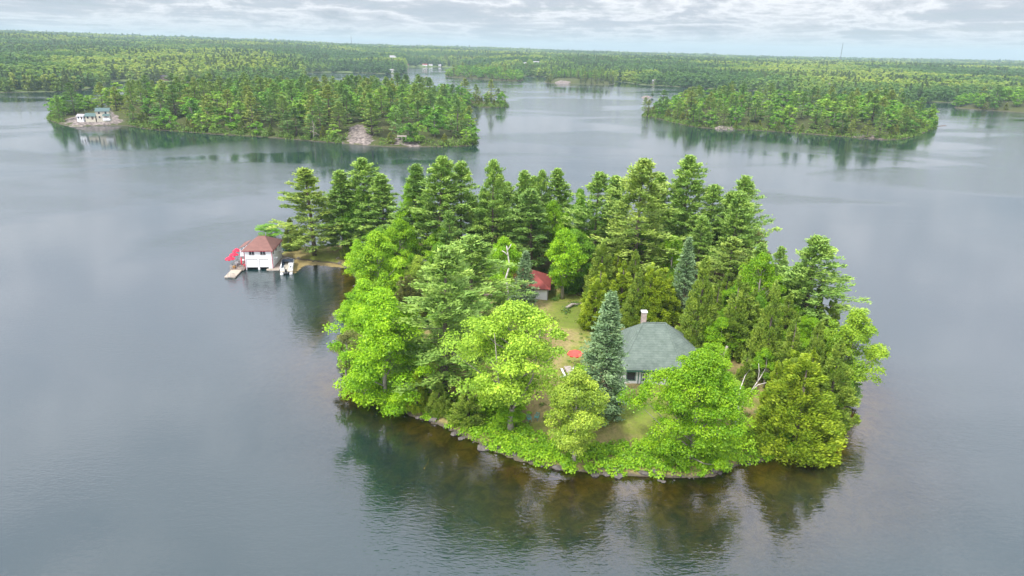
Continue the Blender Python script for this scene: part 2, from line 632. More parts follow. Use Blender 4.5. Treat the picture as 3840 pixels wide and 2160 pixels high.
RIGHT_PX = [(2405, 436), (2440, 438), (2480, 448), (2540, 462), (2600, 476), (2680, 483), (2760, 487), (2860, 490), (2960, 497), (3060, 504), (3160, 512),
            (3260, 520), (3340, 526), (3420, 518), (3480, 490), (3510, 472), (3480, 455), (3400, 445), (3200, 425), (3000, 412), (2800, 405), (2620, 404), (2500, 414), (2430, 428)]
RIGHT = jitter(smooth_poly(polypx(RIGHT_PX)), 0.5, 3)
MID_PX = [(1668, 288), (1700, 291), (1800, 296), (1880, 302), (1955, 305), (1966, 300), (1950, 288), (1850, 279), (1720, 276), (1675, 281)]
MIDI = smooth_poly(polypx(MID_PX))
SML_PX = [(2040, 308), (2060, 312), (2120, 313), (2200, 316), (2290, 319), (2308, 314), (2290, 304), (2180, 299), (2080, 299), (2048, 303)]
SMLI = smooth_poly(polypx(SML_PX))
RPT_PX = [(3568, 404), (3620, 408), (3700, 413), (3780, 418), (3860, 424), (4000, 432), (4300, 430), (4300, 398), (3950, 392), (3750, 390), (3620, 394)]
RPTI = smooth_poly(polypx(RPT_PX))


def island_z(d, rise=1.7, bank=0.7, run=13.0):
    ins = bank * ss(d / 0.9) + rise * ss((d - 0.8) / run)
    outs = np.maximum(0.16 * d, -4.5)
    return np.where(d > 0, ins, outs - 0.02)


def vnoise(x, y, s, seed=0):
    """cheap smooth value noise"""
    xs, ys = x / s, y / s
    xi, yi = np.floor(xs).astype(int), np.floor(ys).astype(int)
    fx, fy = ss(xs - xi), ss(ys - yi)

    def hsh(a, b):
        h = np.sin(a * 127.1 + b * 311.7 + seed * 74.7) * 43758.5453
        return h - np.floor(h)
    return (hsh(xi, yi) * (1 - fx) + hsh(xi + 1, yi) * fx) * (1 - fy) + (hsh(xi, yi + 1) * (1 - fx) + hsh(xi + 1, yi + 1) * fx) * fy


def main_z(x, y):
    x = np.atleast_1d(np.asarray(x, float))
    y = np.atleast_1d(np.asarray(y, float))
    d = sdf(np.stack([x, y], 1), MAIN)
    z = island_z(d)
    return z + np.where(d > 0, 1, 0.35) * ss(np.abs(d) / 3) * 0.5 * (vnoise(x, y, 5.0, 2) - 0.5)


def grid_island(name, poly, cell, zfun, mat, margin=14.0):
    lo, hi = poly.min(0) - margin, poly.max(0) + margin
    xs = np.arange(lo[0], hi[0] + cell, cell)
    ys = np.arange(lo[1], hi[1] + cell, cell)
    X, Y = np.meshgrid(xs, ys)
    Z = zfun(X.ravel(), Y.ravel())
    nx, ny = len(xs), len(ys)
    i = np.arange(nx * ny).reshape(ny, nx)
    Q = np.stack([i[:-1, :-1], i[:-1, 1:], i[1:, 1:], i[1:, :-1]], -1).reshape(-1, 4)
    keep = Z[Q].max(1) > -4.4
    V = np.stack([X.ravel(), Y.ravel(), Z], 1)
    used = np.unique(Q[keep])
    mp = np.full(len(V), -1)
    mp[used] = np.arange(len(used))
    me = mesh_np(name, V[used], mp[Q[keep]], mat, smooth=True)
    o = link(bpy.data.objects.new(name, me))
    return tag(o, kind='structure')


def simple_z(poly, rise, run, seed, rough=1.0):
    def f(x, y):
        d = sdf(np.stack([x, y], 1), poly)
        return island_z(d, rise, 0.8, run) + np.where(d > 0, ss(d / 8) * rough * (vnoise(x, y, 14.0, seed) - 0.4), 0)
    return f


main_ground = grid_island('island_ground', MAIN, 0.9, main_z, M['island_ground'], 26.0)
zl = simple_z(LEFT, 7.0, 45.0, 5, 2.5)
zr = simple_z(RIGHT, 5.0, 35.0, 6, 2.0)
zm = simple_z(MIDI, 5.0, 40.0, 7, 2.0)
zs = simple_z(SMLI, 5.0, 25.0, 8, 2.0)
zp = simple_z(RPTI, 6.0, 40.0, 9, 2.0)
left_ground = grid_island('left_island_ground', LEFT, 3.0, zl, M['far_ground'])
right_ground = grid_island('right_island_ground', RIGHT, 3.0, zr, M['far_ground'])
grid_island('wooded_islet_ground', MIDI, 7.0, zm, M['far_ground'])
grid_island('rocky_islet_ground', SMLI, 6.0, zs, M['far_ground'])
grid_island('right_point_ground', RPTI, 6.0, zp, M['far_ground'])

# mainland: land begins at a shore distance that depends on the bearing
SHORE_PX = [(-1500, 330), (-900, 345), (0, 347), (120, 345), (260, 345), (330, 332), (380, 321), (432, 304), (560, 305), (640, 307), (745, 311), (913, 319), (1000, 319),
            (1100, 313), (1143, 304), (1147, 271), (1290, 271), (1407, 275), (1500, 279), (1521, 277), (1524, 251), (1664, 251), (1800, 262), (1960, 285),
            (2040, 288), (2200, 296), (2320, 306), (2404, 318), (2479, 322), (2553, 326), (2665, 333), (2880, 343), (2943, 356), (3100, 368), (3327, 389),
            (3476, 387), (3490, 382), (3580, 386), (3700, 380), (3840, 378), (4400, 376), (5200, 372)]
_sh = [px(u, v) for u, v in SHORE_PX]
SH_AZ = np.array([math.atan2(p.x, p.y) for p in _sh])
SH_R = np.array([math.hypot(p.x, p.y) for p in _sh])
RIDGE_PX = [(-900, 84), (0, 112), (250, 120), (480, 129), (700, 138), (960, 149), (1200, 158), (1440, 169), (1920, 182), (2400, 195), (2880, 208), (3360, 220), (3840, 230), (4600, 246)]
RID_R = 5200.0


def ridge_table():
    az, h = [], []
    for u, v in RIDGE_PX:
        x = (u - 1920) / FPX
        y = -(v - 1080) / FPX
        x, y = _cr * x - _sr * y, _sr * x + _cr * y
        d = (x, _cp + y * _sp, -_sp + y * _cp)
        az.append(math.atan2(d[0], d[1]))
        h.append(CAM_H + RID_R * d[2] / math.hypot(d[0], d[1]) - 22.0)
    return np.array(az), np.array(h)


RG_AZ, RG_H = ridge_table()


def mainland_z(x, y):
    r = np.hypot(x, y)
    az = np.arctan2(x, y)
    rs = np.interp(az, SH_AZ, SH_R)
    d = r - rs
    rid = np.interp(az, RG_AZ, RG_H)
    k = 1 - 0.6 * ss((az + 0.1) / 0.5)
    low = 1.2 * ss(d / 12) + k * (5.0 * ss(d / 150) + 9.0 * ss(d / 900))
    roll = k * (vnoise(x, y, 420.0, 3) - 0.45) * 16 * ss(d / 500) + (vnoise(x, y, 160.0, 4) - 0.5) * 6 * ss(d / 250)
    t = (r - 1500) / (RID_R - 1500)
    hill = np.where(r < RID_R, (rid - 15) * np.clip(t, 0, 1) ** 1.25, (rid - 15) - (r - RID_R) * 0.008)
    mid = np.where((az < -0.15), 12 * np.exp(-((r - 2900) / 500.0) ** 2) * ss((-0.1 - az) / 0.3) * (0.6 + 0.8 * vnoise(x, y, 700.0, 8)), 0)
    land = low + roll + np.maximum(hill, 0) + mid
    # flat town shore and channel head
    return np.where(d > 0, np.maximum(land, 0.6 * ss(d / 10)), np.maximum(d * 0.2, -6))


def build_mainland():
    az = np.linspace(R_(-58), R_(58), 420)
    r = np.concatenate([np.geomspace(520, 2400, 230), np.geomspace(2430, 14000, 110)])
    A, Rr = np.meshgrid(az, r)
    X, Y = Rr * np.sin(A), Rr * np.cos(A)
    Z = mainland_z(X.ravel(), Y.ravel())
    nx, ny = len(az), len(r)
    i = np.arange(nx * ny).reshape(ny, nx)
    Q = np.stack([i[:-1, :-1], i[:-1, 1:], i[1:, 1:], i[1:, :-1]], -1).reshape(-1, 4)
    Q = Q[Z[Q].max(1) > -5.5]
    V = np.stack([X.ravel(), Y.ravel(), Z], 1)
    used = np.unique(Q)
    mp = np.full(len(V), -1)
    mp[used] = np.arange(len(used))
    o = link(bpy.data.objects.new('mainland_ground', mesh_np('mainland_ground', V[used], mp[Q], M['forest_floor'], smooth=True)))
    tag(o, kind='structure')


build_mainland()


def build_lake():
    def axis(lo, hi, step, far_lo, far_hi):
        core = np.arange(lo, hi, step)
        a = lo - np.geomspace(step, lo - far_lo, 26)
        b = core[-1] + np.geomspace(step, far_hi - core[-1], 26)
        return np.concatenate([a[::-1], core, b])
    lo, hi = MAIN.min(0) - 32, MAIN.max(0) + 24
    xs = axis(lo[0], hi[0], 1.4, -16000, 16000)
    ys = axis(lo[1], hi[1], 1.4, -600, 15000)
    X, Y = np.meshgrid(xs, ys)
    P = np.stack([X.ravel(), Y.ravel()], 1)
    near = (P[:, 0] > lo[0]) & (P[:, 0] < hi[0]) & (P[:, 1] > lo[1]) & (P[:, 1] < hi[1])
    sh = np.zeros(len(P))
    d = -sdf(P[near], MAIN)
    sh[near] = np.where(d < 0, 1.0, np.exp(-np.maximum(d - 3.0, 0) / (5.0 + 14.0 * ss((84 - P[near][:, 1]) / 26)))) * (1 - ss((d - 12) / 12))
    sh *= np.where(P[:, 0] > -34, 1 - ss((P[:, 1] - 92) / 26), ss((P[:, 0] + 58) / 6) * (P[:, 1] < 166))
    nx, ny = len(xs), len(ys)
    i = np.arange(nx * ny).reshape(ny, nx)
    Q = np.stack([i[:-1, :-1], i[:-1, 1:], i[1:, 1:], i[1:, :-1]], -1).reshape(-1, 4)
    V = np.stack([X.ravel(), Y.ravel(), np.zeros(len(P))], 1)
    o = link(bpy.data.objects.new('lake', mesh_np('lake', V, Q, M['water'], {'shallow': ('POINT', sh)})))
    tag(o, kind='structure')


build_lake()

# ---------------------------------------------------------------- tree prototypes
def unit(a):
    return a / (np.linalg.norm(a, axis=1, keepdims=True) + 1e-9)


def cards(P, U, W):
    """rhombic leaf cards: centre P, half length U, half width W"""
    n = len(P)
    V = np.stack([P - U, P + W * 1.0 - U * 0.15, P + U, P - W * 1.0 - U * 0.15], 1).reshape(-1, 3)
    return V, np.arange(4 * n).reshape(n, 4)


def rand_dirs(r, n):
    return unit(r.normal(size=(n, 3)))


def frame_cards(r, P, N, L, Wd):
    """cards whose normal is near N, with random spin"""
    t = unit(np.cross(N, rand_dirs(r, len(P))))
    b = np.cross(N, t)
    return cards(P, t * L[:, None] * 0.5, b * Wd[:, None] * 0.5)


PROTO = {}


def finish(key, kind, V, Q, lv, wood, bark, leafmat, h, r):
    rr = np.hypot(V[:, 0] - V[:, 0].mean(), V[:, 1] - V[:, 1].mean())
    r, h = float(np.percentile(rr, 97.5)), float(V[:, 2].max())
    crown = mesh_np(key + '_crown', V, Q, leafmat, {'lv': ('FACE', lv)})
    PROTO.setdefault(kind, []).append(dict(crown=crown, trunk=wood.mesh(key + '_trunk', bark, True), h=h, r=r))


def decid(kind, seed, h, r, cb, nclump, nleaf, leaf, bark, clump=0.24, top=1.0, squash=0.88, fork=0.0, hollow=0.5, skirt=0.6, lean=0.0, lob_n=None):
    g = np.random.default_rng(seed)
    wood = MB()
    tz = cb * h
    # envelope
    lob = g.uniform(0, 2 * PI, 4)
    C, cr = [], []
    nl = lob_n or max(9, nclump // 7)
    lobes = []
    for q in range(nl):
        lobes.append((((q * 0.7549 + 0.13 * g.random()) % 1.0), q * 2.4 + g.normal() * 0.35, g.uniform(0.74, 1.1)))
    while len(C) < nclump:
        lt, la, ls = lobes[int(g.integers(0, nl))]
        t = float(np.clip(lt + g.normal() * 0.09, 0, 1))
        ang = la + g.normal() * 0.42
        prof = (math.sin(PI * min(1, (t * 0.93 + 0.07)) ** 0.8) ** 0.62) * (skirt + (1 - skirt) * min(1, t * 3))
        env = r * prof * (1 + 0.18 * math.sin(2 * ang + lob[0]) + 0.14 * math.sin(3 * ang + lob[1] + 3 * t) + 0.1 * math.sin(5 * ang + lob[2]))
        env *= ls
        rho = g.random() ** hollow * env * 0.92
        k = r * clump * g.uniform(0.5, 1.2)
        z = tz + t * (h * top - tz - k * 0.6)
        C.append((rho * math.cos(ang) + lean * t * r, rho * math.sin(ang), z))
        cr.append(k)
    C, cr = np.array(C), np.array(cr)
    idx = g.integers(0, nclump, nleaf)
    d = rand_dirs(g, nleaf)
    d[:, 2] = np.where(d[:, 2] < -0.25, -d[:, 2], d[:, 2])
    rad = cr[idx] * (0.45 + 0.6 * g.random(nleaf) ** 0.6)
    P = C[idx] + d * rad[:, None] * np.array([1, 1, squash]) + g.normal(size=(nleaf, 3)) * 0.12 * clump * r
    N = unit(d * 0.7 + np.array([0, 0, 0.4]) + 0.75 * rand_dirs(g, nleaf))
    L = leaf * g.uniform(0.45, 1.4, nleaf)
    V, Q = frame_cards(g, P, N, L, L * g.uniform(0.6, 0.85, nleaf))
    cl = g.random(nclump)
    lv = np.clip(0.5 * cl[idx] + 0.5 * g.random(nleaf), 0, 1)
    # trunk and limbs
    tr = h * 0.016 + 0.04
    lx = lean * r * 0.4
    if fork:
        fz = fork * h
        wood.tube([(0, 0, -0.5), (0.03 * r, 0, fz * 0.5), (0, 0, fz)], [tr * 1.35, tr * 1.05, tr], 9)
        for k in range(3):
            a = 0.4 + k * 2.1 + g.uniform(-0.3, 0.3)
            o = r * 0.35
            wood.tube([(0, 0, fz - 0.15), (o * 0.55 * math.cos(a), o * 0.55 * math.sin(a), fz + 0.14 * h), (o * math.cos(a), o * math.sin(a), fz + 0.3 * h), (o * 1.3 * math.cos(a), o * 1.3 * math.sin(a), 0.86 * h)],
                      [tr * 0.6, tr * 0.45, tr * 0.28, 0.02], 7)
    else:
        wood.tube([(0, 0, -0.5), (0.02 * r, 0.01 * r, tz * 0.8), (lx * 0.5, 0, 0.55 * h), (lx, 0, 0.92 * h)], [tr * 1.3, tr, tr * 0.6, 0.03], 8)
    for k in range(min(nclump, 26)):
        c = C[k]
        z0 = max(tz * 0.75, c[2] - np.hypot(c[0], c[1]) * 0.9 - 0.5)
        f = z0 / h
        s = Vector((lx * f, 0, z0))
        e = Vector(c)
        m = (s + e) / 2 + Vector((0, 0, -0.06 * r))
        wood.tube([s, m, e], [tr * 0.38, tr * 0.22, 0.02], 5, False)
    finish(f'{kind}_{seed}', kind, V, Q, lv, wood, bark, M['leaf'], h, r)


def pine(kind, seed, h, r, zb, whorls, per, tufts, cpt, L, Wd, bark, power=0.72, droop=0.0, wild=0.35, gapy=0.0, flat=0.10):
    g = np.random.default_rng(seed)
    wood = MB()
    tr = h * 0.0075 + 0.03
    bx, by = g.normal() * 0.012 * h, g.normal() * 0.012 * h
    ax = lambda z: np.array([bx * (z / h) ** 2, by * (z / h) ** 2, z])
    wood.tube([tuple(ax(0) + [0, 0, -0.5])] + [tuple(ax(z * h)) for z in (0.25, 0.5, 0.75, 0.97)], [tr * 1.25, tr, tr * 0.78, tr * 0.45, 0.03], 8)
    P, U, W, LV = [], [], [], []
    zb *= h
    zs_ = zb + (h - zb) * (np.linspace(0, 1, whorls) ** 0.92)
    phase = g.random() * 6.28
    side = g.uniform(0.75, 1.2, 6)
    for wi, z in enumerate(zs_):
        t = (z - zb) / (h - zb)
        if gapy and g.random() < gapy and t < 0.8:
            continue
        Lb = r * ((1 - t) ** power) * (0.5 + 0.5 * min(1.0, t * 4 + 0.2)) + 0.03 * r
        nb = max(2, int(round(per * (0.75 + 0.5 * g.random()))))
        phase += 0.9
        for b in range(nb):
            a = phase + b * 2 * PI / nb + g.normal() * 0.25
            ln = Lb * g.uniform(1 - wild, 1 + wild * 0.55) * side[int((a % 6.283) / 1.0472) % 6]
            el = droop + (-0.05 + 0.55 * t) + g.normal() * 0.09
            dirv = np.array([math.cos(a) * math.cos(el), math.sin(a) * math.cos(el), math.sin(el)])
            sidev = np.array([-math.sin(a), math.cos(a), 0])
            o = ax(z)
            if b % 2 == 0 and t < 0.9:
                e = o + dirv * ln * 0.8
                wood.tube([tuple(o), tuple(o + dirv * ln * 0.4 + np.array([0, 0, -0.02 * ln])), tuple(e + np.array([0, 0, 0.04 * ln]))], [tr * 0.3 * (1 - t) + 0.025, tr * 0.18 * (1 - t) + 0.018, 0.012], 4, False)
            nt = max(2, int(tufts * (0.4 + 0.6 * ln / (r + 0.01))))
            s = g.uniform(0.28 + 0.1 * (1 - t), 1.0, nt) ** 0.8
            lat = g.normal(size=nt) * 0.17 * ln * (1.15 - s)
            bl = g.random()
            c = o + dirv * (ln * s)[:, None] + sidev * lat[:, None] + np.array([0, 0, 1.0]) * (0.10 * ln * s ** 2)[:, None]
            n = nt * cpt
            cc = np.repeat(c, cpt, 0) + g.normal(size=(n, 3)) * np.array([1, 1, flat / 0.22]) * 0.22 * (0.5 + 0.5 * r / 5)
            dd = unit(dirv * 0.7 + np.array([0, 0, 0.35]) + 0.75 * rand_dirs(g, n) * np.array([1, 1, 0.6]))
            ll = L * g.uniform(0.7, 1.3, n)
            ww = unit(np.cross(dd, unit(np.array([0, 0, 1.0]) + 0.7 * rand_dirs(g, n))))
            P.append(cc)
            U.append(dd * ll[:, None] * 0.5)
            W.append(ww * (Wd * g.uniform(0.7, 1.3, n))[:, None] * 0.5)
            LV.append(np.clip(0.55 * bl + 0.45 * g.random(n), 0, 1))
    V, Q = cards(np.concatenate(P), np.concatenate(U), np.concatenate(W))
    finish(f'{kind}_{seed}', kind, V, Q, np.concatenate(LV), wood, bark, M['needle'], h, r)


def cedar(kind, seed, h, r, nclump, nleaf, leaf, bark, tips=1, power=0.95, low=0.66):
    g = np.random.default_rng(seed)
    wood = MB()
    wood.tube([(0, 0, -0.5), (0, 0, h * 0.5), (0, 0, h * 0.9)], [h * 0.016, h * 0.011, 0.02], 7)
    tipc = [(0, 0, 1.0)] + [(g.normal() * 0.28 * r, g.normal() * 0.28 * r, g.uniform(0.78, 0.95)) for _ in range(tips - 1)]
    C, cr, ang_ = [], [], []
    lob = g.uniform(0, 6.28, 3)
    for _ in range(nclump):
        tx, ty, th = tipc[g.integers(0, len(tipc))]
        t = 1 - math.sqrt(g.random()) if g.random() < 0.6 else g.random()
        a = g.random() * 2 * PI
        env = r * ((1 - t) ** power) * min(1, low + 2.4 * t) * (1 + 0.13 * math.sin(3 * a + lob[0] + 2 * t) + 0.08 * math.sin(5 * a + lob[1]))
        rho = env * g.uniform(0.55, 1.0)
        C.append((tx * t + rho * math.cos(a), ty * t + rho * math.sin(a), 0.03 * h + t * h * th * 0.96))
        cr.append(r * g.uniform(0.11, 0.2) * (1 - 0.45 * t))
        ang_.append(a)
    C, cr, ang_ = np.array(C), np.array(cr), np.array(ang_)
    idx = g.integers(0, nclump, nleaf)
    d = rand_dirs(g, nleaf)
    P = C[idx] + d * (cr[idx] * g.uniform(0.35, 1.05, nleaf))[:, None] * np.array([1, 1, 1.5])
    out = np.stack([np.cos(ang_[idx]), np.sin(ang_[idx]), np.zeros(nleaf)], 1)
    up = unit(out * 0.55 + np.array([0, 0, 0.75]) + 0.5 * rand_dirs(g, nleaf))
    w = unit(np.cross(up, unit(out + 0.8 * rand_dirs(g, nleaf))))
    L = leaf * g.uniform(0.7, 1.3, nleaf)
    V, Q = cards(P, up * L[:, None] * 0.5, w * (L * 0.5)[:, None] * 0.5)
    cl = g.random(nclump)
    lv = np.clip(0.5 * cl[idx] + 0.5 * g.random(nleaf), 0, 1)
    finish(f'{kind}_{seed}', kind, V, Q, lv, wood, bark, M['needle'], h, r)


# near trees
decid('maple', 11, 16, 6.5, 0.02, 230, 62000, 0.235, M['bark_grey'], 0.19, skirt=0.9, lob_n=46)
decid('maple', 12, 16, 6.5, 0.28, 170, 46000, 0.235, M['bark_grey'], 0.19, lob_n=34, fork=0.19, hollow=0.45, skirt=0.55)
decid('maple', 13, 14, 5.0, 0.20, 140, 34000, 0.235, M['bark_grey'], 0.2, skirt=0.8, lob_n=30)
decid('maple', 19, 17, 7.0, 0.05, 280, 70000, 0.24, M['bark_grey'], 0.18, skirt=0.85, lob_n=40, hollow=0.45)
decid('maple', 15, 14, 4.0, 0.22, 100, 24000, 0.24, M['bark_grey'], 0.25, skirt=0.6, lob_n=22)
decid('maple', 16, 12, 4.5, 0.30, 60, 11000, 0.28, M['bark_grey'], 0.24, lean=0.5, skirt=0.5)
for s_, r_, zb_, g_ in ((21, 5.0, 0.16, 0.08), (22, 4.4, 0.22, 0.12), (23, 5.6, 0.2, 0.16), (24, 3.8, 0.14, 0.06), (25, 5.2, 0.32, 0.2)):
    pine('pine', s_, 26, r_, zb_ * 0.8, 29, 5, 16, 10, 0.54, 0.19, M['bark_pine'], power=0.64, wild=0.5, gapy=g_, flat=0.19)
pine('spruce', 31, 18, 3.6, 0.03, 40, 7, 10, 8, 0.46, 0.17, M['bark_pine'], power=0.85, droop=-0.22, wild=0.18, flat=0.18)
pine('spruce', 32, 18, 3.0, 0.05, 36, 6, 9, 8, 0.46, 0.17, M['bark_pine'], power=0.9, droop=-0.18, wild=0.2, flat=0.18)
cedar('cedar', 41, 14, 3.3, 210, 26000, 0.31, M['bark_pine'], 1)
cedar('cedar', 42, 14, 3.8, 260, 34000, 0.31, M['bark_pine'], 3, 0.8, 0.75)
cedar('cedar', 43, 14, 3.0, 190, 22000, 0.31, M['bark_pine'], 2)
# trees of the two far islands
for s_, r_, zb_ in ((51, 4.8, 0.10), (52, 4.2, 0.14), (53, 5.2, 0.16), (54, 3.8, 0.07)):
    pine('mid_pine', s_, 24, r_, zb_, 18, 5, 8, 5, 1.05, 0.42, M['bark_pine'], power=0.58, wild=0.5, gapy=0.14)
for s_, r_ in ((61, 5.0), (62, 4.2), (63, 5.6)):
    decid('mid_decid', s_, 16, r_, 0.15, 46, 2600, 0.85, M['bark_grey'], 0.26, skirt=0.7)
cedar('mid_cedar', 71, 12, 2.6, 60, 1500, 0.95, M['bark_pine'], 1)
cedar('mid_cedar', 72, 13, 3.0, 70, 1700, 0.95, M['bark_pine'], 2)
pine('mid_spruce', 73, 18, 3.0, 0.04, 22, 5, 5, 4, 0.95, 0.4, M['bark_pine'], power=0.9, droop=-0.15, wild=0.25, flat=0.2)
# mainland trees
decid('far_decid', 81, 16, 5.0, 0.08, 24, 620, 1.7, M['bark_grey'], 0.3, skirt=0.8)
decid('far_decid', 82, 16, 4.4, 0.08, 22, 560, 1.7, M['bark_grey'], 0.3, skirt=0.8)
decid('far_decid', 83, 16, 5.6, 0.08, 26, 680, 1.7, M['bark_grey'], 0.3, skirt=0.8)
pine('far_pine', 84, 17, 3.8, 0.08, 11, 4, 4, 3, 2.0, 0.95, M['bark_pine'])
pine('far_pine', 85, 17, 3.2, 0.05, 12, 4, 4, 3, 1.9, 0.95, M['bark_pine'], droop=-0.1)

NAMES = dict(maple='maple_tree', pine='pine_tree', spruce='spruce_tree', cedar='cedar_tree', mid_pine='pine_tree', mid_decid='broadleaf_tree',
             mid_cedar='cedar_tree', mid_spruce='spruce_tree', far_decid='broadleaf_tree', far_pine='pine_tree')
CATS = dict(maple='tree', pine='tree', spruce='tree', cedar='tree')


def plant(kind, var, base, h, r, color, label, group=None, rz=None, tilt=None, name=None, cat='tree', parts=True):
    pr = PROTO[kind][var % len(PROTO[kind])]
    root = empty(name or NAMES[kind], base, random.random() * 6.28 if rz is None else rz, label, cat, group)
    if tilt: root.rotation_euler = (tilt[0], tilt[1], root.rotation_euler[2])
    root.scale = (r / pr['r'], r / pr['r'], h / pr['h'])
    link(bpy.data.objects.new('trunk', pr['trunk']), root)
    c = link(bpy.data.objects.new('crown', pr['crown']), root)
    c.color = tuple(color) + (1.0,)
    return root


# ---------------------------------------------------------------- the trees of the island, one by one
LIME = (0.29, 0.52, 0.015)
PALE = (0.37, 0.56, 0.05)
GREEN = (0.22, 0.41, 0.01)
YELL = (0.35, 0.48, 0.05)
DEEP = (0.17, 0.35, 0.025)
PINE = (0.30, 0.46, 0.095)
PINE_O = (0.33, 0.45, 0.09)
PINE_D = (0.23, 0.38, 0.085)
CED = (0.26, 0.37, 0.05)
CED_Y = (0.32, 0.43, 0.03)
CED_D = (0.20, 0.26, 0.05)
BLUE = (0.26, 0.39, 0.19)
OLIVE = (0.22, 0.24, 0.07)
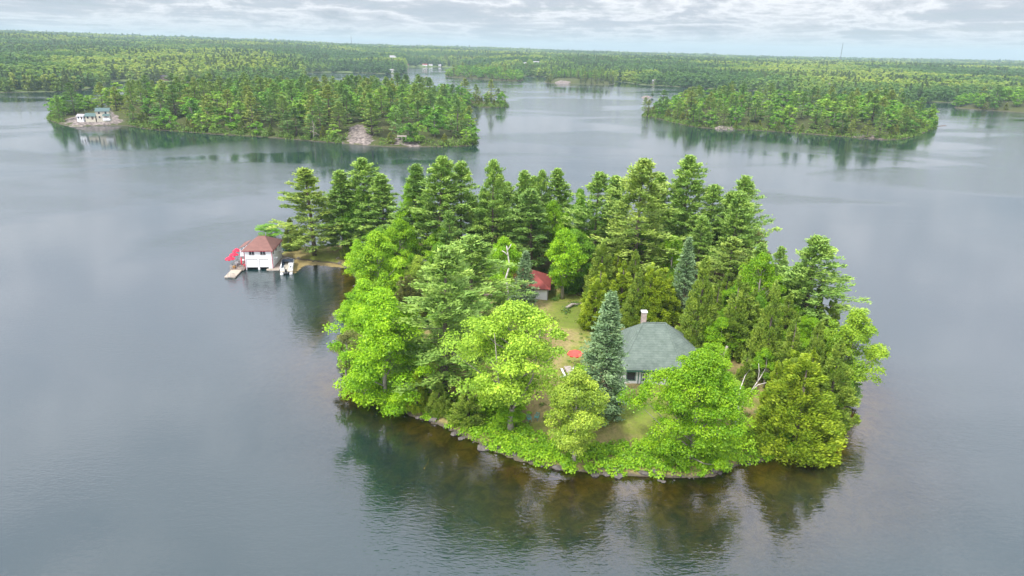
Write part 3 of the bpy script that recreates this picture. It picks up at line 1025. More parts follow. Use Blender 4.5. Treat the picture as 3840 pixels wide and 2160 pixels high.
# kind, variant, base u, base v, top v, width (pixels of a 2576-wide view), colour, label
T = [
    ('maple', 0, 972, 1020, 722, 212, LIME, 'large bright green maple leaning over the water at the island\'s lower left'),
    ('maple', 5, 872, 958, 835, 90, OLIVE, 'small brownish olive tree hanging low over the water at the far left shore'),
    ('pine', 0, 1120, 990, 612, 168, PINE, 'broad grey-green pine between the left maple and the pale maple'),
    ('pine', 2, 1185, 850, 590, 150, PINE, 'tall pine just behind the broad grey-green pine, left of the red roof'),
    ('maple', 1, 1287, 1085, 752, 256, PALE, 'pale lime maple with a forked grey trunk standing near the front shore'),
    ('cedar', 0, 1050, 1032, 930, 58, CED_Y, 'small yellow-green cedar at the shore beside the left maple'),
    ('cedar', 2, 1178, 1062, 965, 85, CED, 'low dark olive cedar at the foot of the pale maple'),
    ('cedar', 0, 1105, 1040, 950, 62, CED, 'olive cedar bush between the small yellow cedar and the pale maple'),
    ('maple', 2, 1442, 1170, 925, 168, YELL, 'yellow-green maple with a bare grey trunk on the front shore'),
    ('spruce', 0, 1517, 1045, 728, 128, BLUE, 'tall blue-green spruce in front of the grey-roofed cottage'),
    ('maple', 3, 1736, 1160, 876, 262, GREEN, 'large vivid green maple overhanging the water in front of the cottage'),
    ('maple', 4, 1838, 1080, 955, 60, PALE, 'small pale leafy tree between the vivid green maple and the bare birch'),
    ('cedar', 1, 1995, 1128, 888, 205, CED_Y, 'wide golden-green cedar standing at the lower right shore'),
    ('cedar', 0, 2075, 1075, 850, 120, CED, 'olive cedar behind the wide golden cedar at the right shore'),
    ('maple', 2, 2118, 1000, 775, 150, (0.30, 0.46, 0.03), 'yellow-green leaning tree at the far right edge of the island'),
    ('spruce', 1, 2128, 1015, 900, 58, PINE_D, 'dark small spruce under the leaning tree at the right edge'),
    ('maple', 4, 2085, 1055, 930, 75, GREEN, 'green bushy tree squeezed between the golden cedar and the dark spruce'),
    ('cedar', 0, 1748, 895, 640, 105, CED, 'tall olive cedar directly behind the cottage roof'),
    ('cedar', 2, 1835, 900, 690, 88, CED, 'second tall olive cedar, right of the one behind the cottage'),
    ('cedar', 0, 1918, 950, 702, 92, CED, 'olive cedar beside the tall twisted pine on the right shore'),
    ('cedar', 2, 1975, 985, 785, 85, CED, 'narrow olive cedar below the twisted pine'),
    ('cedar', 0, 2030, 1000, 800, 80, CED, 'narrow olive cedar left of the leaning yellow-green tree'),
    ('cedar', 2, 1868, 985, 885, 55, CED, 'low loose cedar right behind the bare birch'),
    ('pine', 4, 2012, 870, 590, 130, PINE, 'tall twisted pine standing alone on the right shore'),
    ('maple', 4, 1893, 840, 632, 100, GREEN, 'rounded bright green tree left of the twisted pine'),
    ('spruce', 1, 1713, 800, 595, 72, BLUE, 'slim blue-grey spruce among the cedars behind the cottage'),
    ('cedar', 0, 1508, 765, 602, 85, CED, 'olive cedar right of the maple that hides the red roof'),
    ('cedar', 2, 1560, 800, 655, 90, CED_Y, 'golden cedar behind the blue-green spruce'),
    ('cedar', 1, 1628, 820, 660, 110, CED_Y, 'broad golden cedar left of the slim blue spruce'),
    ('cedar', 2, 1500, 815, 700, 70, CED_Y, 'small golden cedar at the lawn\'s right edge'),
    ('cedar', 0, 1590, 770, 625, 70, CED, 'olive cedar in the middle of the cedar clump'),
    ('cedar', 2, 1655, 760, 610, 70, CED, 'olive cedar next to the slim blue spruce, behind the golden one'),
    ('maple', 4, 1415, 752, 572, 100, LIME, 'bright green maple at the right end of the red-roofed cottage'),
    ('spruce', 1, 1318, 772, 630, 62, BLUE, 'small blue-green spruce in front of the red-roofed cottage'),
    ('maple', 2, 1266, 758, 592, 98, LIME, 'thin leafy tree around the white dead birch by the red roof'),
    ('maple', 2, 955, 772, 578, 138, (0.31, 0.52, 0.02), 'bright yellow-lime maple at the edge of the quiet bay'),
    ('maple', 0, 1010, 715, 548, 105, GREEN, 'mid green maple behind the yellow-lime maple by the bay'),
    ('maple', 4, 905, 705, 600, 60, LIME, 'lime bush-like tree on the bay shore near the spit'),
    ('maple', 2, 925, 860, 700, 130, LIME, 'lime tree on the bay shore above the large left maple'),
    ('cedar', 1, 1035, 800, 690, 85, OLIVE, 'brownish olive young conifer between the lime maples'),
    ('maple', 2, 1115, 700, 566, 98, (0.31, 0.52, 0.03), 'rounded lime maple below the bare white snag'),
    ('pine', 0, 792, 642, 420, 118, PINE_O, 'leftmost tall pine on the spit beside the boathouse'),
    ('pine', 3, 866, 641, 424, 80, PINE, 'second tall pine from the left on the spit'),
    ('pine', 1, 925, 640, 396, 92, PINE, 'tallest pine of the spit\'s group of pines'),
    ('pine', 3, 968, 648, 436, 80, PINE, 'pine at the right end of the spit\'s pine group'),
    ('maple', 4, 885, 640, 476, 72, DEEP, 'green broadleaf tree with a bare lower trunk among the spit pines, left one'),
    ('maple', 5, 930, 640, 474, 60, DEEP, 'green broadleaf tree with a pale trunk among the spit pines, right one'),
    ('pine', 3, 1048, 668, 408, 80, PINE_D, 'slender pine standing behind the lime tree at the back left'),
    ('maple', 4, 1040, 668, 446, 62, LIME, 'narrow lime tree in front of the slender back pine'),
    ('pine', 1, 1108, 685, 388, 100, PINE, 'tall pine at the back, just left of the white snag\'s top'),
    ('pine', 0, 1160, 680, 404, 95, PINE, 'tall dense pine at the back behind the white snag'),
    ('pine', 4, 1238, 690, 397, 78, PINE, 'pointed tall pine rising alone above the red roof'),
    ('spruce', 0, 1215, 690, 470, 72, PINE_D, 'dark spruce in front of the pointed tall pine'),
    ('pine', 3, 1312, 680, 424, 66, PINE, 'first of three slim back pines right of the pointed pine'),
    ('pine', 4, 1356, 665, 424, 55, PINE, 'thin middle one of the three slim back pines'),
    ('pine', 3, 1401, 665, 420, 70, PINE, 'third of the three slim back pines'),
    ('pine', 1, 1335, 700, 470, 85, PINE_D, 'dark pine right behind the red roof'),
    ('maple', 4, 1385, 690, 500, 70, GREEN, 'bright green tree below the three slim back pines'),
    ('maple', 2, 1450, 680, 470, 80, DEEP, 'deep green tree at the back between two pines'),
    ('pine', 0, 1490, 700, 428, 100, PINE, 'broad pine in the middle of the back row'),
    ('pine', 2, 1590, 735, 395, 145, PINE_O, 'very broad olive pine towering over the cedars'),
    ('pine', 3, 1540, 680, 440, 80, PINE, 'pine between the broad back pine and the olive pine'),
    ('pine', 3, 1640, 680, 430, 70, PINE, 'pine just right of the very broad olive pine'),
    ('pine', 1, 1706, 690, 389, 100, PINE, 'tallest pine at the back right with a clear top'),
    ('pine', 0, 1768, 700, 460, 85, PINE, 'pine right of the tallest back pine'),
    ('pine', 4, 1845, 700, 438, 92, PINE, 'last tall pine of the back row, with one long side branch'),
    ('pine', 3, 1808, 690, 478, 60, PINE, 'small pine left of the last back-row pine'),
    ('maple', 4, 1795, 700, 565, 58, DEEP, 'deep green tree under the last back pines'),
    ('pine', 0, 1822, 780, 592, 95, PINE_O, 'short olive pine in front of the last back-row pine'),
    ('maple', 5, 1885, 720, 572, 70, OLIVE, 'feathery olive tree at the back right shore'),
    ('maple', 4, 1680, 760, 590, 85, GREEN, 'green tree left of the slim blue spruce'),
    ('maple', 4, 1565, 720, 600, 62, GREEN, 'green tree under the very broad olive pine'),
    ('maple', 5, 690, 612, 558, 68, (0.22, 0.44, 0.05), 'light green willow behind the boathouse roof'),
    ('cedar', 0, 735, 628, 546, 50, CED_D, 'dark cedar between the willow and the leftmost pine'),
    ('cedar', 2, 875, 652, 588, 34, CED, 'narrow olive cedar on the spit\'s inner shore'),
    ('maple', 2, 1055, 760, 640, 80, YELL, 'yellow-green tree beside the striped playhouse'),
]
SC = 3840 / 2576.0
for kind, var, bu, bv, tv, w, c, lab in T:
    u, v, top = bu * SC, bv * SC, tv * SC
    p = px(u, v, 1.0)
    for _ in range(3):
        p = px(u, v, float(main_z(p.x, p.y)[0]))
    h = height_to(p, top)
    r = 0.5 * w * SC * depth_of(p) / FPX * dict(pine=1.6, cedar=1.08, spruce=1.1, maple=1.06)[kind]
    tilt = None
    plant(kind, var, p, h, r, c, lab, 'trees of the near island', tilt=tilt)

TAKEN = [(px(t_[2] * SC, t_[3] * SC, 2.0).x, px(t_[2] * SC, t_[3] * SC, 2.0).y) for t_ in T]
FILL = [((850, 1880), (640, 735), 44, [('pine', PINE, 15, 23, 'slim pine', 0.26), ('maple', DEEP, 9, 14, 'deep green young maple', 0.34), ('cedar', CED, 7, 11, 'olive young cedar', 0.28), ('pine', PINE_D, 10, 16, 'dark young pine', 0.26)], 'in the crowded wood at the back of the near island'),
        ((900, 1170), (745, 965), 16, [('maple', LIME, 6, 10, 'lime young maple', 0.4), ('cedar', CED, 5, 8, 'olive young cedar', 0.32), ('pine', PINE, 8, 12, 'green young pine', 0.3)], 'in the thicket above the large left maple'),
        ((1760, 2090), (780, 1030), 28, [('cedar', CED, 8, 12, 'olive cedar', 0.23), ('cedar', CED_Y, 7, 11, 'golden cedar', 0.23), ('maple', GREEN, 6, 9, 'green young maple', 0.4)], 'in the cedar thicket at the right of the near island'),
        ((1850, 2000), (740, 890), 12, [('maple', DEEP, 8, 13, 'deep green young maple', 0.36), ('cedar', CED, 8, 13, 'olive cedar', 0.3), ('pine', PINE, 10, 15, 'green young pine', 0.28)], 'at the rear right shore of the near island'),
        ((1180, 1300), (1010, 1090), 4, [('maple', LIME, 3, 4.5, 'lime bush-like sapling', 0.5)], 'around the foot of the pale maple'),
        ((1470, 1690), (740, 830), 10, [('cedar', CED_Y, 8, 11, 'golden cedar', 0.3), ('cedar', CED, 9, 12, 'olive cedar', 0.28)], 'in the cedar clump behind the cottage')]
gf = np.random.default_rng(77)
for (u0, u1), (v0, v1), n_, kinds_, where_ in FILL:
    k_ = 0
    for _ in range(900):
        if k_ >= n_: break
        u, v = gf.uniform(u0, u1) * SC, gf.uniform(v0, v1) * SC
        p = px(u, v, 2.0)
        zz = float(main_z(p.x, p.y)[0])
        if zz < 0.9: continue
        if min((p.x - a) ** 2 + (p.y - c) ** 2 for a, c in TAKEN) < 2.6 ** 2: continue
        if 1800 < u < 2120 and 985 < v < 1190: continue
        if 1530 < u < 1610 and 985 < v < 1060: continue
        if 2640 < u < 2860 and v > 1370: continue
        kd, cc, h0, h1, nm, rf_ = kinds_[int(gf.integers(0, len(kinds_)))]
        h = gf.uniform(h0, h1)
        plant(kd, int(gf.integers(0, 6)), (p.x, p.y, zz), h, h * rf_ * gf.uniform(0.85, 1.2), cc, f'{nm} {where_}', f'{nm}s {where_}')
        TAKEN.append((p.x, p.y))
        k_ += 1

# ---------------------------------------------------------------- dead birches, logs
def snag(base, pts_list, rad, label, name='dead_birch_tree', cat='tree', mat='bark_birch'):
    root = empty(name, base, 0, label, cat)
    for i, (pts, r0, r1) in enumerate(pts_list):
        mb = MB()
        n = len(pts)
        mb.tube([Vector(p) for p in pts], [r0 + (r1 - r0) * k / (n - 1) for k in range(n)], 7)
        mb.build('trunk' if i == 0 else 'limb', M[mat], root, True)
    return root


def gpt(u, v, dz=0.0):
    p = px(u, v, 1.0)
    for _ in range(3):
        p = px(u, v, float(main_z(p.x, p.y)[0]))
    return Vector((p.x, p.y, p.z + dz))


b = gpt(2762, 1640)
snag(b, [([(0, 0, -0.3), (-0.1, 0.1, 1.5), (-0.25, 0.2, 3.6), (-0.3, 0.3, 5.2)], 0.26, 0.12),
         ([(-0.5, 0, -0.2), (-0.45, 0.1, 2.0), (-0.2, 0.2, 3.4), (0.3, 0.4, 4.8), (1.4, 0.6, 6.9), (2.3, 0.8, 8.6), (2.8, 0.9, 9.8)], 0.16, 0.05),
         ([(1.3, 0.6, 6.7), (2.1, 0.7, 7.6), (3.2, 0.8, 7.9)], 0.07, 0.03),
         ([(2.0, 0.7, 8.0), (2.1, 0.9, 9.4), (1.9, 1.0, 10.6)], 0.06, 0.02),
         ([(-0.3, 0.3, 4.9), (-0.2, 0.6, 7.0), (0.3, 0.9, 8.8), (0.9, 1.0, 9.7)], 0.10, 0.03)], 0,
     'bare white birch with long slanting limbs beside the vivid green maple')
b = gpt(2705, 1370)
snag(b, [([(0, 0, -0.3), (0.1, 0, 1.2), (0.35, 0, 2.6), (0.55, 0, 3.4)], 0.32, 0.2), ([(0.1, 0, 1.4), (-0.3, 0.1, 1.9), (-0.7, 0.1, 2.0)], 0.1, 0.05)], 0,
     'broken grey stub of a trunk beside the cottage\'s right corner', mat='old_wood')
b = gpt(1903, 1190)
snag(b, [([(0, 0, -0.3), (0.05, 0, 3), (-0.1, 0, 6), (-0.4, 0, 8), (0.25, 0.1, 10.2), (-0.1, 0.1, 12.4), (-0.35, 0.1, 14)], 0.26, 0.09),
         ([(-0.1, 0, 12.2), (-0.7, 0, 12.8), (-1.2, 0, 13.1)], 0.12, 0.06), ([(-0.25, 0, 13.0), (0.3, 0, 14.0), (0.5, 0, 14.4)], 0.1, 0.05),
         ([(-0.3, 0, 7.0), (-1.3, 0, 6.1), (-1.6, 0, 5.6)], 0.1, 0.04), ([(-0.1, 0, 6.6), (1.2, 0.2, 6.0), (2.0, 0.3, 5.4)], 0.09, 0.03)], 0,
     'tall white dead birch trunk standing in front of the red-roofed cottage')
b = gpt(1683, 1010)
snag(b, [([(0, 0, -0.3), (0.1, 0, 6), (0, 0, 11), (0.1, 0, 15.2)], 0.28, 0.1), ([(0.05, 0, 11), (-1.0, 0, 13.2), (-1.7, 0, 15)], 0.13, 0.04),
         ([(0.05, 0, 12), (0.9, 0, 13.6), (1.2, 0, 15)], 0.1, 0.03), ([(0, 0, 9.4), (-2.2, 0.2, 10.6), (-2.6, 0.2, 12.2)], 0.12, 0.04), ([(0, 0, 10), (1.6, 0.2, 11), (1.9, 0.2, 12)], 0.1, 0.03)], 0,
     'bare white snag with forked top rising above the rounded lime maple')
b = gpt(1150, 940)
snag(b, [([(0, 0, -0.2), (-0.5, 0, 1.8), (-1.2, 0, 3.6), (-2.0, 0, 5.6), (-2.6, 0, 6.6)], 0.14, 0.05), ([(-1.3, 0, 3.8), (-1.2, 0, 5.2), (-1.4, 0, 6.2)], 0.07, 0.03)], 0,
     'thin white birch trunk leaning left at the foot of the leftmost pine')


def log(pts, r0, r1, label, mat='old_wood', name='fallen_log'):
    mb = MB()
    n = len(pts)
    mb.tube(pts, [r0 + (r1 - r0) * k / (n - 1) for k in range(n)], 8)
    o = mb.build(name, M[mat], None, True)
    return tag(o, label, 'log')


log([gpt(2125, 1160, 0.35), gpt(2145, 1150, 0.5), gpt(2165, 1147, 0.35), gpt(2192, 1142, 0.25)], 0.32, 0.16, 'grey fallen log on the dry lawn beyond the pale maple')
log([gpt(1255, 986, 0.1), gpt(1265, 976, 0.6), gpt(1275, 970, 0.4)], 0.14, 0.08, 'short pale driftwood log at the inner shore of the spit')

# ---------------------------------------------------------------- shore stones and undergrowth
def stone_mesh(seed):
    g = np.random.default_rng(seed)
    me = bpy.data.meshes.new(f'stone_{seed}')
    import bmesh
    bm = bmesh.new()
    bmesh.ops.create_icosphere(bm, subdivisions=1, radius=1.0)
    for v in bm.verts:
        v.co *= float(g.uniform(0.75, 1.15))
        v.co.z *= 0.62
    bm.to_mesh(me)
    bm.free()
    me.materials.append(M['rock_plain'])
    return me


STONES = [stone_mesh(s) for s in range(6)]
seg = np.roll(MAIN, -1, 0) - MAIN
ln = np.hypot(seg[:, 0], seg[:, 1])
cum = np.concatenate([[0], np.cumsum(ln)])
g = np.random.default_rng(5)
cnt = 0
for s_ in g.permutation(np.linspace(0, cum[-1], 2200)):
    k = min(np.searchsorted(cum, s_, 'right') - 1, len(ln) - 1)
    p = MAIN[k] + seg[k] * (s_ - cum[k]) / max(ln[k], 1e-6)
    front = p[1] < 95 or (p[0] < -30 and p[1] > 140)
    if not front: continue
    q = p + g.normal(size=2) * 0.5
    sz = float(0.10 + 0.75 * g.random() ** 4)
    o = link(bpy.data.objects.new('stone', STONES[int(g.integers(0, 6))]), main_ground)
    o.location = (q[0], q[1], float(main_z(q[0], q[1])[0]) * 0.6 + 0.05)
    o.rotation_euler = (g.uniform(-.3, .3), g.uniform(-.3, .3), g.uniform(0, 6.28))
    o.scale = (sz * g.uniform(0.9, 1.5), sz, sz)
    cnt += 1
    if cnt >= 280: break


def undergrowth(name, test, n, leaf, color, label_kind, seed, hmax=1.0, clr=0.9):
    g = np.random.default_rng(seed)
    lo, hi = MAIN.min(0), MAIN.max(0)
    P = g.uniform(lo, hi, (n * 14, 2))
    d = sdf(P, MAIN)
    keep = test(P[:, 0], P[:, 1], d)
    P = P[keep][:n]
    z = main_z(P[:, 0], P[:, 1])
    m = 55
    tot = len(P) * m
    idx = np.repeat(np.arange(len(P)), m)
    d3 = rand_dirs(g, tot)
    d3[:, 2] = np.abs(d3[:, 2])
    cr = (clr * g.uniform(0.5, 1.2, len(P)))[idx]
    C = np.stack([P[idx, 0], P[idx, 1], z[idx] + 0.05], 1)
    pos = C + d3 * (cr * g.uniform(0.4, 1.0, tot))[:, None] * np.array([1, 1, hmax])
    N = unit(d3 * 0.6 + np.array([0, 0, 0.6]) + 0.6 * rand_dirs(g, tot))
    L = leaf * g.uniform(0.7, 1.3, tot)
    V, Q = frame_cards(g, pos, N, L, L * 0.7)
    lv = np.clip(0.5 * g.random(len(P))[idx] + 0.5 * g.random(tot), 0, 1)
    o = link(bpy.data.objects.new(name, mesh_np(name, V, Q, M['leaf'], {'lv': ('FACE', lv)})))
    o.color = tuple(color) + (1,)
    tag(o, label_kind, 'undergrowth', kind='stuff')


undergrowth('shore_undergrowth', lambda x, y, d: (d > 0.0) & (d < 5.5 + 3 * (vnoise(x, y, 6.0, 3) - .5)) & (y < np.where(x < -8, 152, 92)) & (x > -48) & (x < 48), 2700, 0.30, (0.26, 0.47, 0.02), 'lush green undergrowth along the front shore of the near island', 3)
undergrowth('wood_undergrowth', lambda x, y, d: (d > 0.8) & (y > 118) & (vnoise(x, y, 7.0, 9) > 0.5) & (x > -46), 420, 0.36, (0.10, 0.20, 0.03), 'dark low brush under the trees at the back of the near island', 4, 1.2, 1.1)
undergrowth('lawn_weeds', lambda x, y, d: (d > 3) & (y < 150) & (y > 70) & (vnoise(x, y, 5.0, 11) > 0.5), 1100, 0.17, (0.22, 0.30, 0.05), 'loose tufts of weeds on the dry lawn of the near island', 6, 0.3, 0.55)
undergrowth('spit_weeds', lambda x, y, d: (d > 0.5) & (x < -36) & (vnoise(x, y, 3.0, 12) > 0.5), 90, 0.22, (0.20, 0.27, 0.05), 'low weeds on the bank of the spit', 8, 0.5, 0.6)

# ---------------------------------------------------------------- boathouse
def window(parent, c, w, h, axis='x', frame='dark_wood', panes=2, out=-1, trim=0.08):
    """framed window on a wall; c is the centre on the wall face, axis the wall direction"""
    def bx(mb, a0, a1, z0, z1, t0, t1):
        t0, t1 = sorted((t0 * out, t1 * out))
        if axis == 'x': mb.box(c[0] + a0, c[0] + a1, c[1] + t0, c[1] + t1, c[2] + z0, c[2] + z1)
        else: mb.box(c[0] + t0, c[0] + t1, c[1] + a0, c[1] + a1, c[2] + z0, c[2] + z1)
    mb = MB()
    bx(mb, -w / 2 - trim, w / 2 + trim, h / 2, h / 2 + trim, 0.003, 0.07)
    bx(mb, -w / 2 - trim, w / 2 + trim, -h / 2 - trim, -h / 2, 0.003, 0.07)
    bx(mb, -w / 2 - trim, -w / 2, -h / 2, h / 2, 0.003, 0.065)
    bx(mb, w / 2, w / 2 + trim, -h / 2, h / 2, 0.003, 0.065)
    o = mb.build('window', M[frame], parent)
    pw = w / panes
    for k in range(panes):
        g_ = MB()
        bx(g_, -w / 2 + k * pw + 0.035, -w / 2 + (k + 1) * pw - 0.035, -h / 2 + 0.03, h / 2 - 0.03, 0.004, 0.02)
        g_.build('pane', M['glass'], o)
    sash = MB()
    bx(sash, -w / 2, w / 2, -h / 2, h / 2, 0.001, 0.003)
    for k in range(1, panes):
        bx(sash, -w / 2 + k * pw - 0.035, -w / 2 + k * pw + 0.035, -h / 2, h / 2, 0.003, 0.035)
    sash.build('sash', M['white'], o)
    return o


A = px(922, 1012)
B = px(1025, 1011)
ang = math.atan2(B.y - A.y, B.x - A.x)
W, D = (B - A).length, 9.2
bh = empty('boathouse', (A.x, A.y, 0), ang, 'white two-storey boathouse with brown hip roof and red trim on the water', 'boathouse')
EZ = 4.75
# lower walls leave two boat openings in the front
d1, d2 = (0.30, 2.85), (3.28, 5.30)
mb = MB()
t_ = 0.15
for x0, x1 in ((0, d1[0]), (d1[1], d2[0]), (d2[1], W)): mb.box(x0, x1, 0, t_, -0.8, 2.55)
mb.box(0, W, 0, t_, 2.55, EZ)
mb.box(0, t_, t_, D, -0.8, EZ)
mb.box(W - t_, W, t_, D, -0.8, EZ)
mb.box(t_, W - t_, D - t_, D, -0.8, EZ)
mb.build('wall', M['white_board'], bh)
MB().box(t_ + 0.01, W - t_ - 0.01, 0.6, D - t_ - 0.01, 2.4, 2.5).build('floor', M['deck_wood'], bh)
MB().box(0.003, W - 0.003, -0.05, -0.003, 2.62, 2.76).build('belt_board', M['white'], bh)
for (x0, x1) in (d1, d2):
    dr = MB()
    dr.box(x0, x0 + 0.06, 0.02, 0.06, 0.6, 2.55)
    dr.box(x1 - 0.06, x1, 0.02, 0.06, 0.6, 2.55)
    dr.box(x0 + 0.06, x1 - 0.06, 0.02, 0.06, 2.47, 2.55)
    do = dr.build('boat_door', M['dark_wood'], bh)
    for k in range(4):
        z0 = 0.62 + k * 0.462
        MB().box(x0 + 0.065, x1 - 0.065, 0.035, 0.085, z0, z0 + 0.445).build('panel', M['white'], do)
    for fx in (0.25, 0.75):
        MB().box(x0 + (x1 - x0) * fx - 0.03, x0 + (x1 - x0) * fx + 0.03, 0.01, 0.034, 1.05, 1.2).build('handle', M['metal'], do)
for fx in (0.275, 0.68):
    window(bh, (W * fx, 0, 4.12), 1.05, 0.8, 'x')
for fy, zz, ww in ((1.4, 4.0, 0.5), (4.1, 4.05, 0.8), (7.9, 4.05, 0.6)):
    window(bh, (W, fy, zz), ww, 0.95, 'y', out=1)
for x0 in (-0.06, W - 0.08):
    MB().box(x0, x0 + 0.14, -0.06, -0.004, 0.3, EZ - 0.16).build('corner_board', M['red_trim'], bh)
OV = 0.42
e = [(-OV, -OV), (W + OV, -OV), (W + OV, D + OV), (-OV, D + OV)]
RZ = EZ + 2.35
r0, r1 = (W / 2 - 0.75, D / 2, RZ), (W / 2 + 0.75, D / 2, RZ)
rf = MB()
ep = [(x, y, EZ + 0.02) for x, y in e]
for f in ([ep[0], ep[1], r1, r0], [ep[1], ep[2], r1], [ep[2], ep[3], r0, r1], [ep[3], ep[0], r0]):
    rf.slab(f, 0.10)
roof = rf.build('roof', M['brown_shingle'], bh)
fa = MB()
fa.box(-OV, W + OV, -OV - 0.04, -OV + 0.03, EZ - 0.18, EZ - 0.09)
fa.box(W + OV - 0.03, W + OV + 0.04, -OV + 0.04, D + OV, EZ - 0.18, EZ - 0.09)
fa.box(-OV - 0.04, -OV + 0.03, -OV + 0.04, D + OV, EZ - 0.18, EZ - 0.09)
fa.build('fascia', M['red_trim'], bh)
MB().box(-OV + 0.04, W + OV - 0.04, -OV + 0.04, -0.003, EZ - 0.15, EZ - 0.10).build('soffit', M['white'], bh)
MB().tube([(W / 2 + 0.9, D / 2 + 0.4, RZ - 0.5), (W / 2 + 0.9, D / 2 + 0.4, RZ + 0.55)], [0.14, 0.14], 8).build('flue', M['metal'], roof)
# balcony with its own low roof on the left
pr = MB()
pr.slab([(-2.1, 3.2, EZ - 0.35), (-OV - 0.05, 3.2, EZ + 0.28), (-OV - 0.05, 8.8, EZ + 0.28), (-2.1, 8.8, EZ - 0.35)], 0.1)
pr.build('porch_roof', M['brown_shingle'], bh)
MB().box(-1.95, -0.003, 3.3, 8.7, 2.4, 2.55).build('balcony_floor', M['white'], bh)
for yy in (3.4, 6.0, 8.6):
    MB().box(-1.9, -1.78, yy - 0.06, yy + 0.06, 2.56, EZ - 0.42).build('post', M['white'], bh)
    MB().box(-1.9, -1.78, yy - 0.06, yy + 0.06, 0.56, 2.39).build('post', M['white'], bh)
rl = MB()
rl.box(-1.88, -1.80, 3.46, 8.54, 3.4, 3.48)
for k in range(22):
    rl.box(-1.86, -1.82, 3.6 + k * 0.23, 3.64 + k * 0.23, 2.56, 3.39)
rl.build('railing', M['white'], bh)
# two white bracketed shelves on the right wall
for yy, zz in ((1.9, 2.35), (7.2, 2.7)):
    s = MB()
    s.box(W + 0.003, W + 0.75, yy - 0.55, yy + 0.55, zz, zz + 0.07)
    for q in (-0.45, 0.45):
        s.bar((W + 0.01, yy + q, zz - 0.7), (W + 0.68, yy + q, zz - 0.03), 0.06)
    s.build('bracket_shelf', M['white'], bh)


# docks: each a thing of its own with its planks
def dock(name, x0, x1, y0, y1, z, mat, label, pitch=0.3, posts=()):
    root = empty(name, bh.matrix_world @ Vector((0, 0, 0)) if False else (A.x, A.y, 0), ang, label, 'dock')
    y = y0
    m = MB().box(x0, x1, 0, pitch - 0.025, z - 0.06, z).mesh('plank', M[mat])
    while y < y1 - 0.05:
        o = link(bpy.data.objects.new('plank', m), root)
        o.location = (random.uniform(-0.015, 0.015), y, random.uniform(-0.006, 0.006))
        y += pitch
    MB().box(x0 + 0.05, x1 - 0.05, y0 + 0.02, y0 + 0.12, z - 0.32, z - 0.065).build('beam', M['old_wood'], root)
    st = MB()
    st.box(x0 + 0.06, x0 + 0.16, y0 + 0.13, y1 - 0.05, z - 0.3, z - 0.066)
    st.box(x1 - 0.16, x1 - 0.06, y0 + 0.13, y1 - 0.05, z - 0.3, z - 0.066)
    st.build('stringer', M['old_wood'], root)
    for (x, yy) in posts:
        MB().box(x - 0.07, x + 0.07, yy - 0.07, yy + 0.07, -2.0, z - 0.07).build('post', M['dark_wood'], root)
    return root


dk = dock('side_deck', -3.3, -0.06, -1.1, 8.6, 0.52, 'deck_wood', 'weathered grey-brown deck with railings along the boathouse\'s left side', 0.3, ((-3.1, -0.9), (-3.1, 3.5), (-3.1, 8.2), (-0.4, -0.9)))
fd = dock('front_dock', -3.0, -0.55, -6.3, -1.15, 0.36, 'pale_wood', 'pale wooden dock with a ladder reaching out in front of the side deck', 0.3, ((-2.8, -6.0), (-0.75, -6.0), (-2.8, -1.6), (-0.75, -1.6)))
rd = dock('boat_walkway', W + 0.05, W + 1.55, -0.5, 8.8, 0.42, 'deck_wood', 'narrow brown walkway between the boathouse and the moored pontoon boat', 0.3, ((W + 1.4, 0.2), (W + 1.4, 4.0), (W + 1.4, 8.0)))
dock('front_walkway', 5.05, W + 1.7, -1.35, -0.55, 0.42, 'pale_wood', 'short pale walkway across the boathouse\'s front right corner', 0.27, ((5.2, -1.0), (W + 1.5, -1.0)))


def rail(parent, a, b, z, n, h=0.9):
    mb = MB()
    mb.bar((a[0], a[1], z + h), (b[0], b[1], z + h), 0.07, 0.06)
    for k in range(n + 1):
        f = k / n
        x, y = a[0] + (b[0] - a[0]) * f, a[1] + (b[1] - a[1]) * f
        mb.box(x - 0.035, x + 0.035, y - 0.035, y + 0.035, z + 0.005, z + h - 0.035)
    mb.build('railing', M['old_wood'], parent)


rail(dk, (-3.2, -1.0), (-3.2, 8.4), 0.52, 12)
rail(dk, (-3.15, -1.0), (-2.2, -1.0), 0.52, 3)
rail(dk, (-1.1, -1.0), (-0.15, -1.0), 0.52, 4)
lad = MB()
for x in (-2.2, -1.6):
    lad.tube([(x, -6.36, -0.8), (x, -6.36, 1.15), (x, -6.1, 1.25), (x, -5.75, 1.15), (x, -5.75, 0.37)], [0.035] * 5, 6)
for z in (-0.4, -0.1, 0.2): lad.bar((-2.2, -6.36, z), (-1.6, -6.36, z), 0.05)
lad.build('ladder', M['metal'], fd)
rail(fd, (-1.2, -6.2), (-0.65, -6.2), 0.36, 2, 0.8)


def BL(x, y, z=0.0):
    c, s = math.cos(ang), math.sin(ang)
    return (A.x + c * x - s * y, A.y + s * x + c * y, z)


def deck_at(u, v):
    p = px(u, v, 2.85)
    return (p.x, p.y, 0.52)


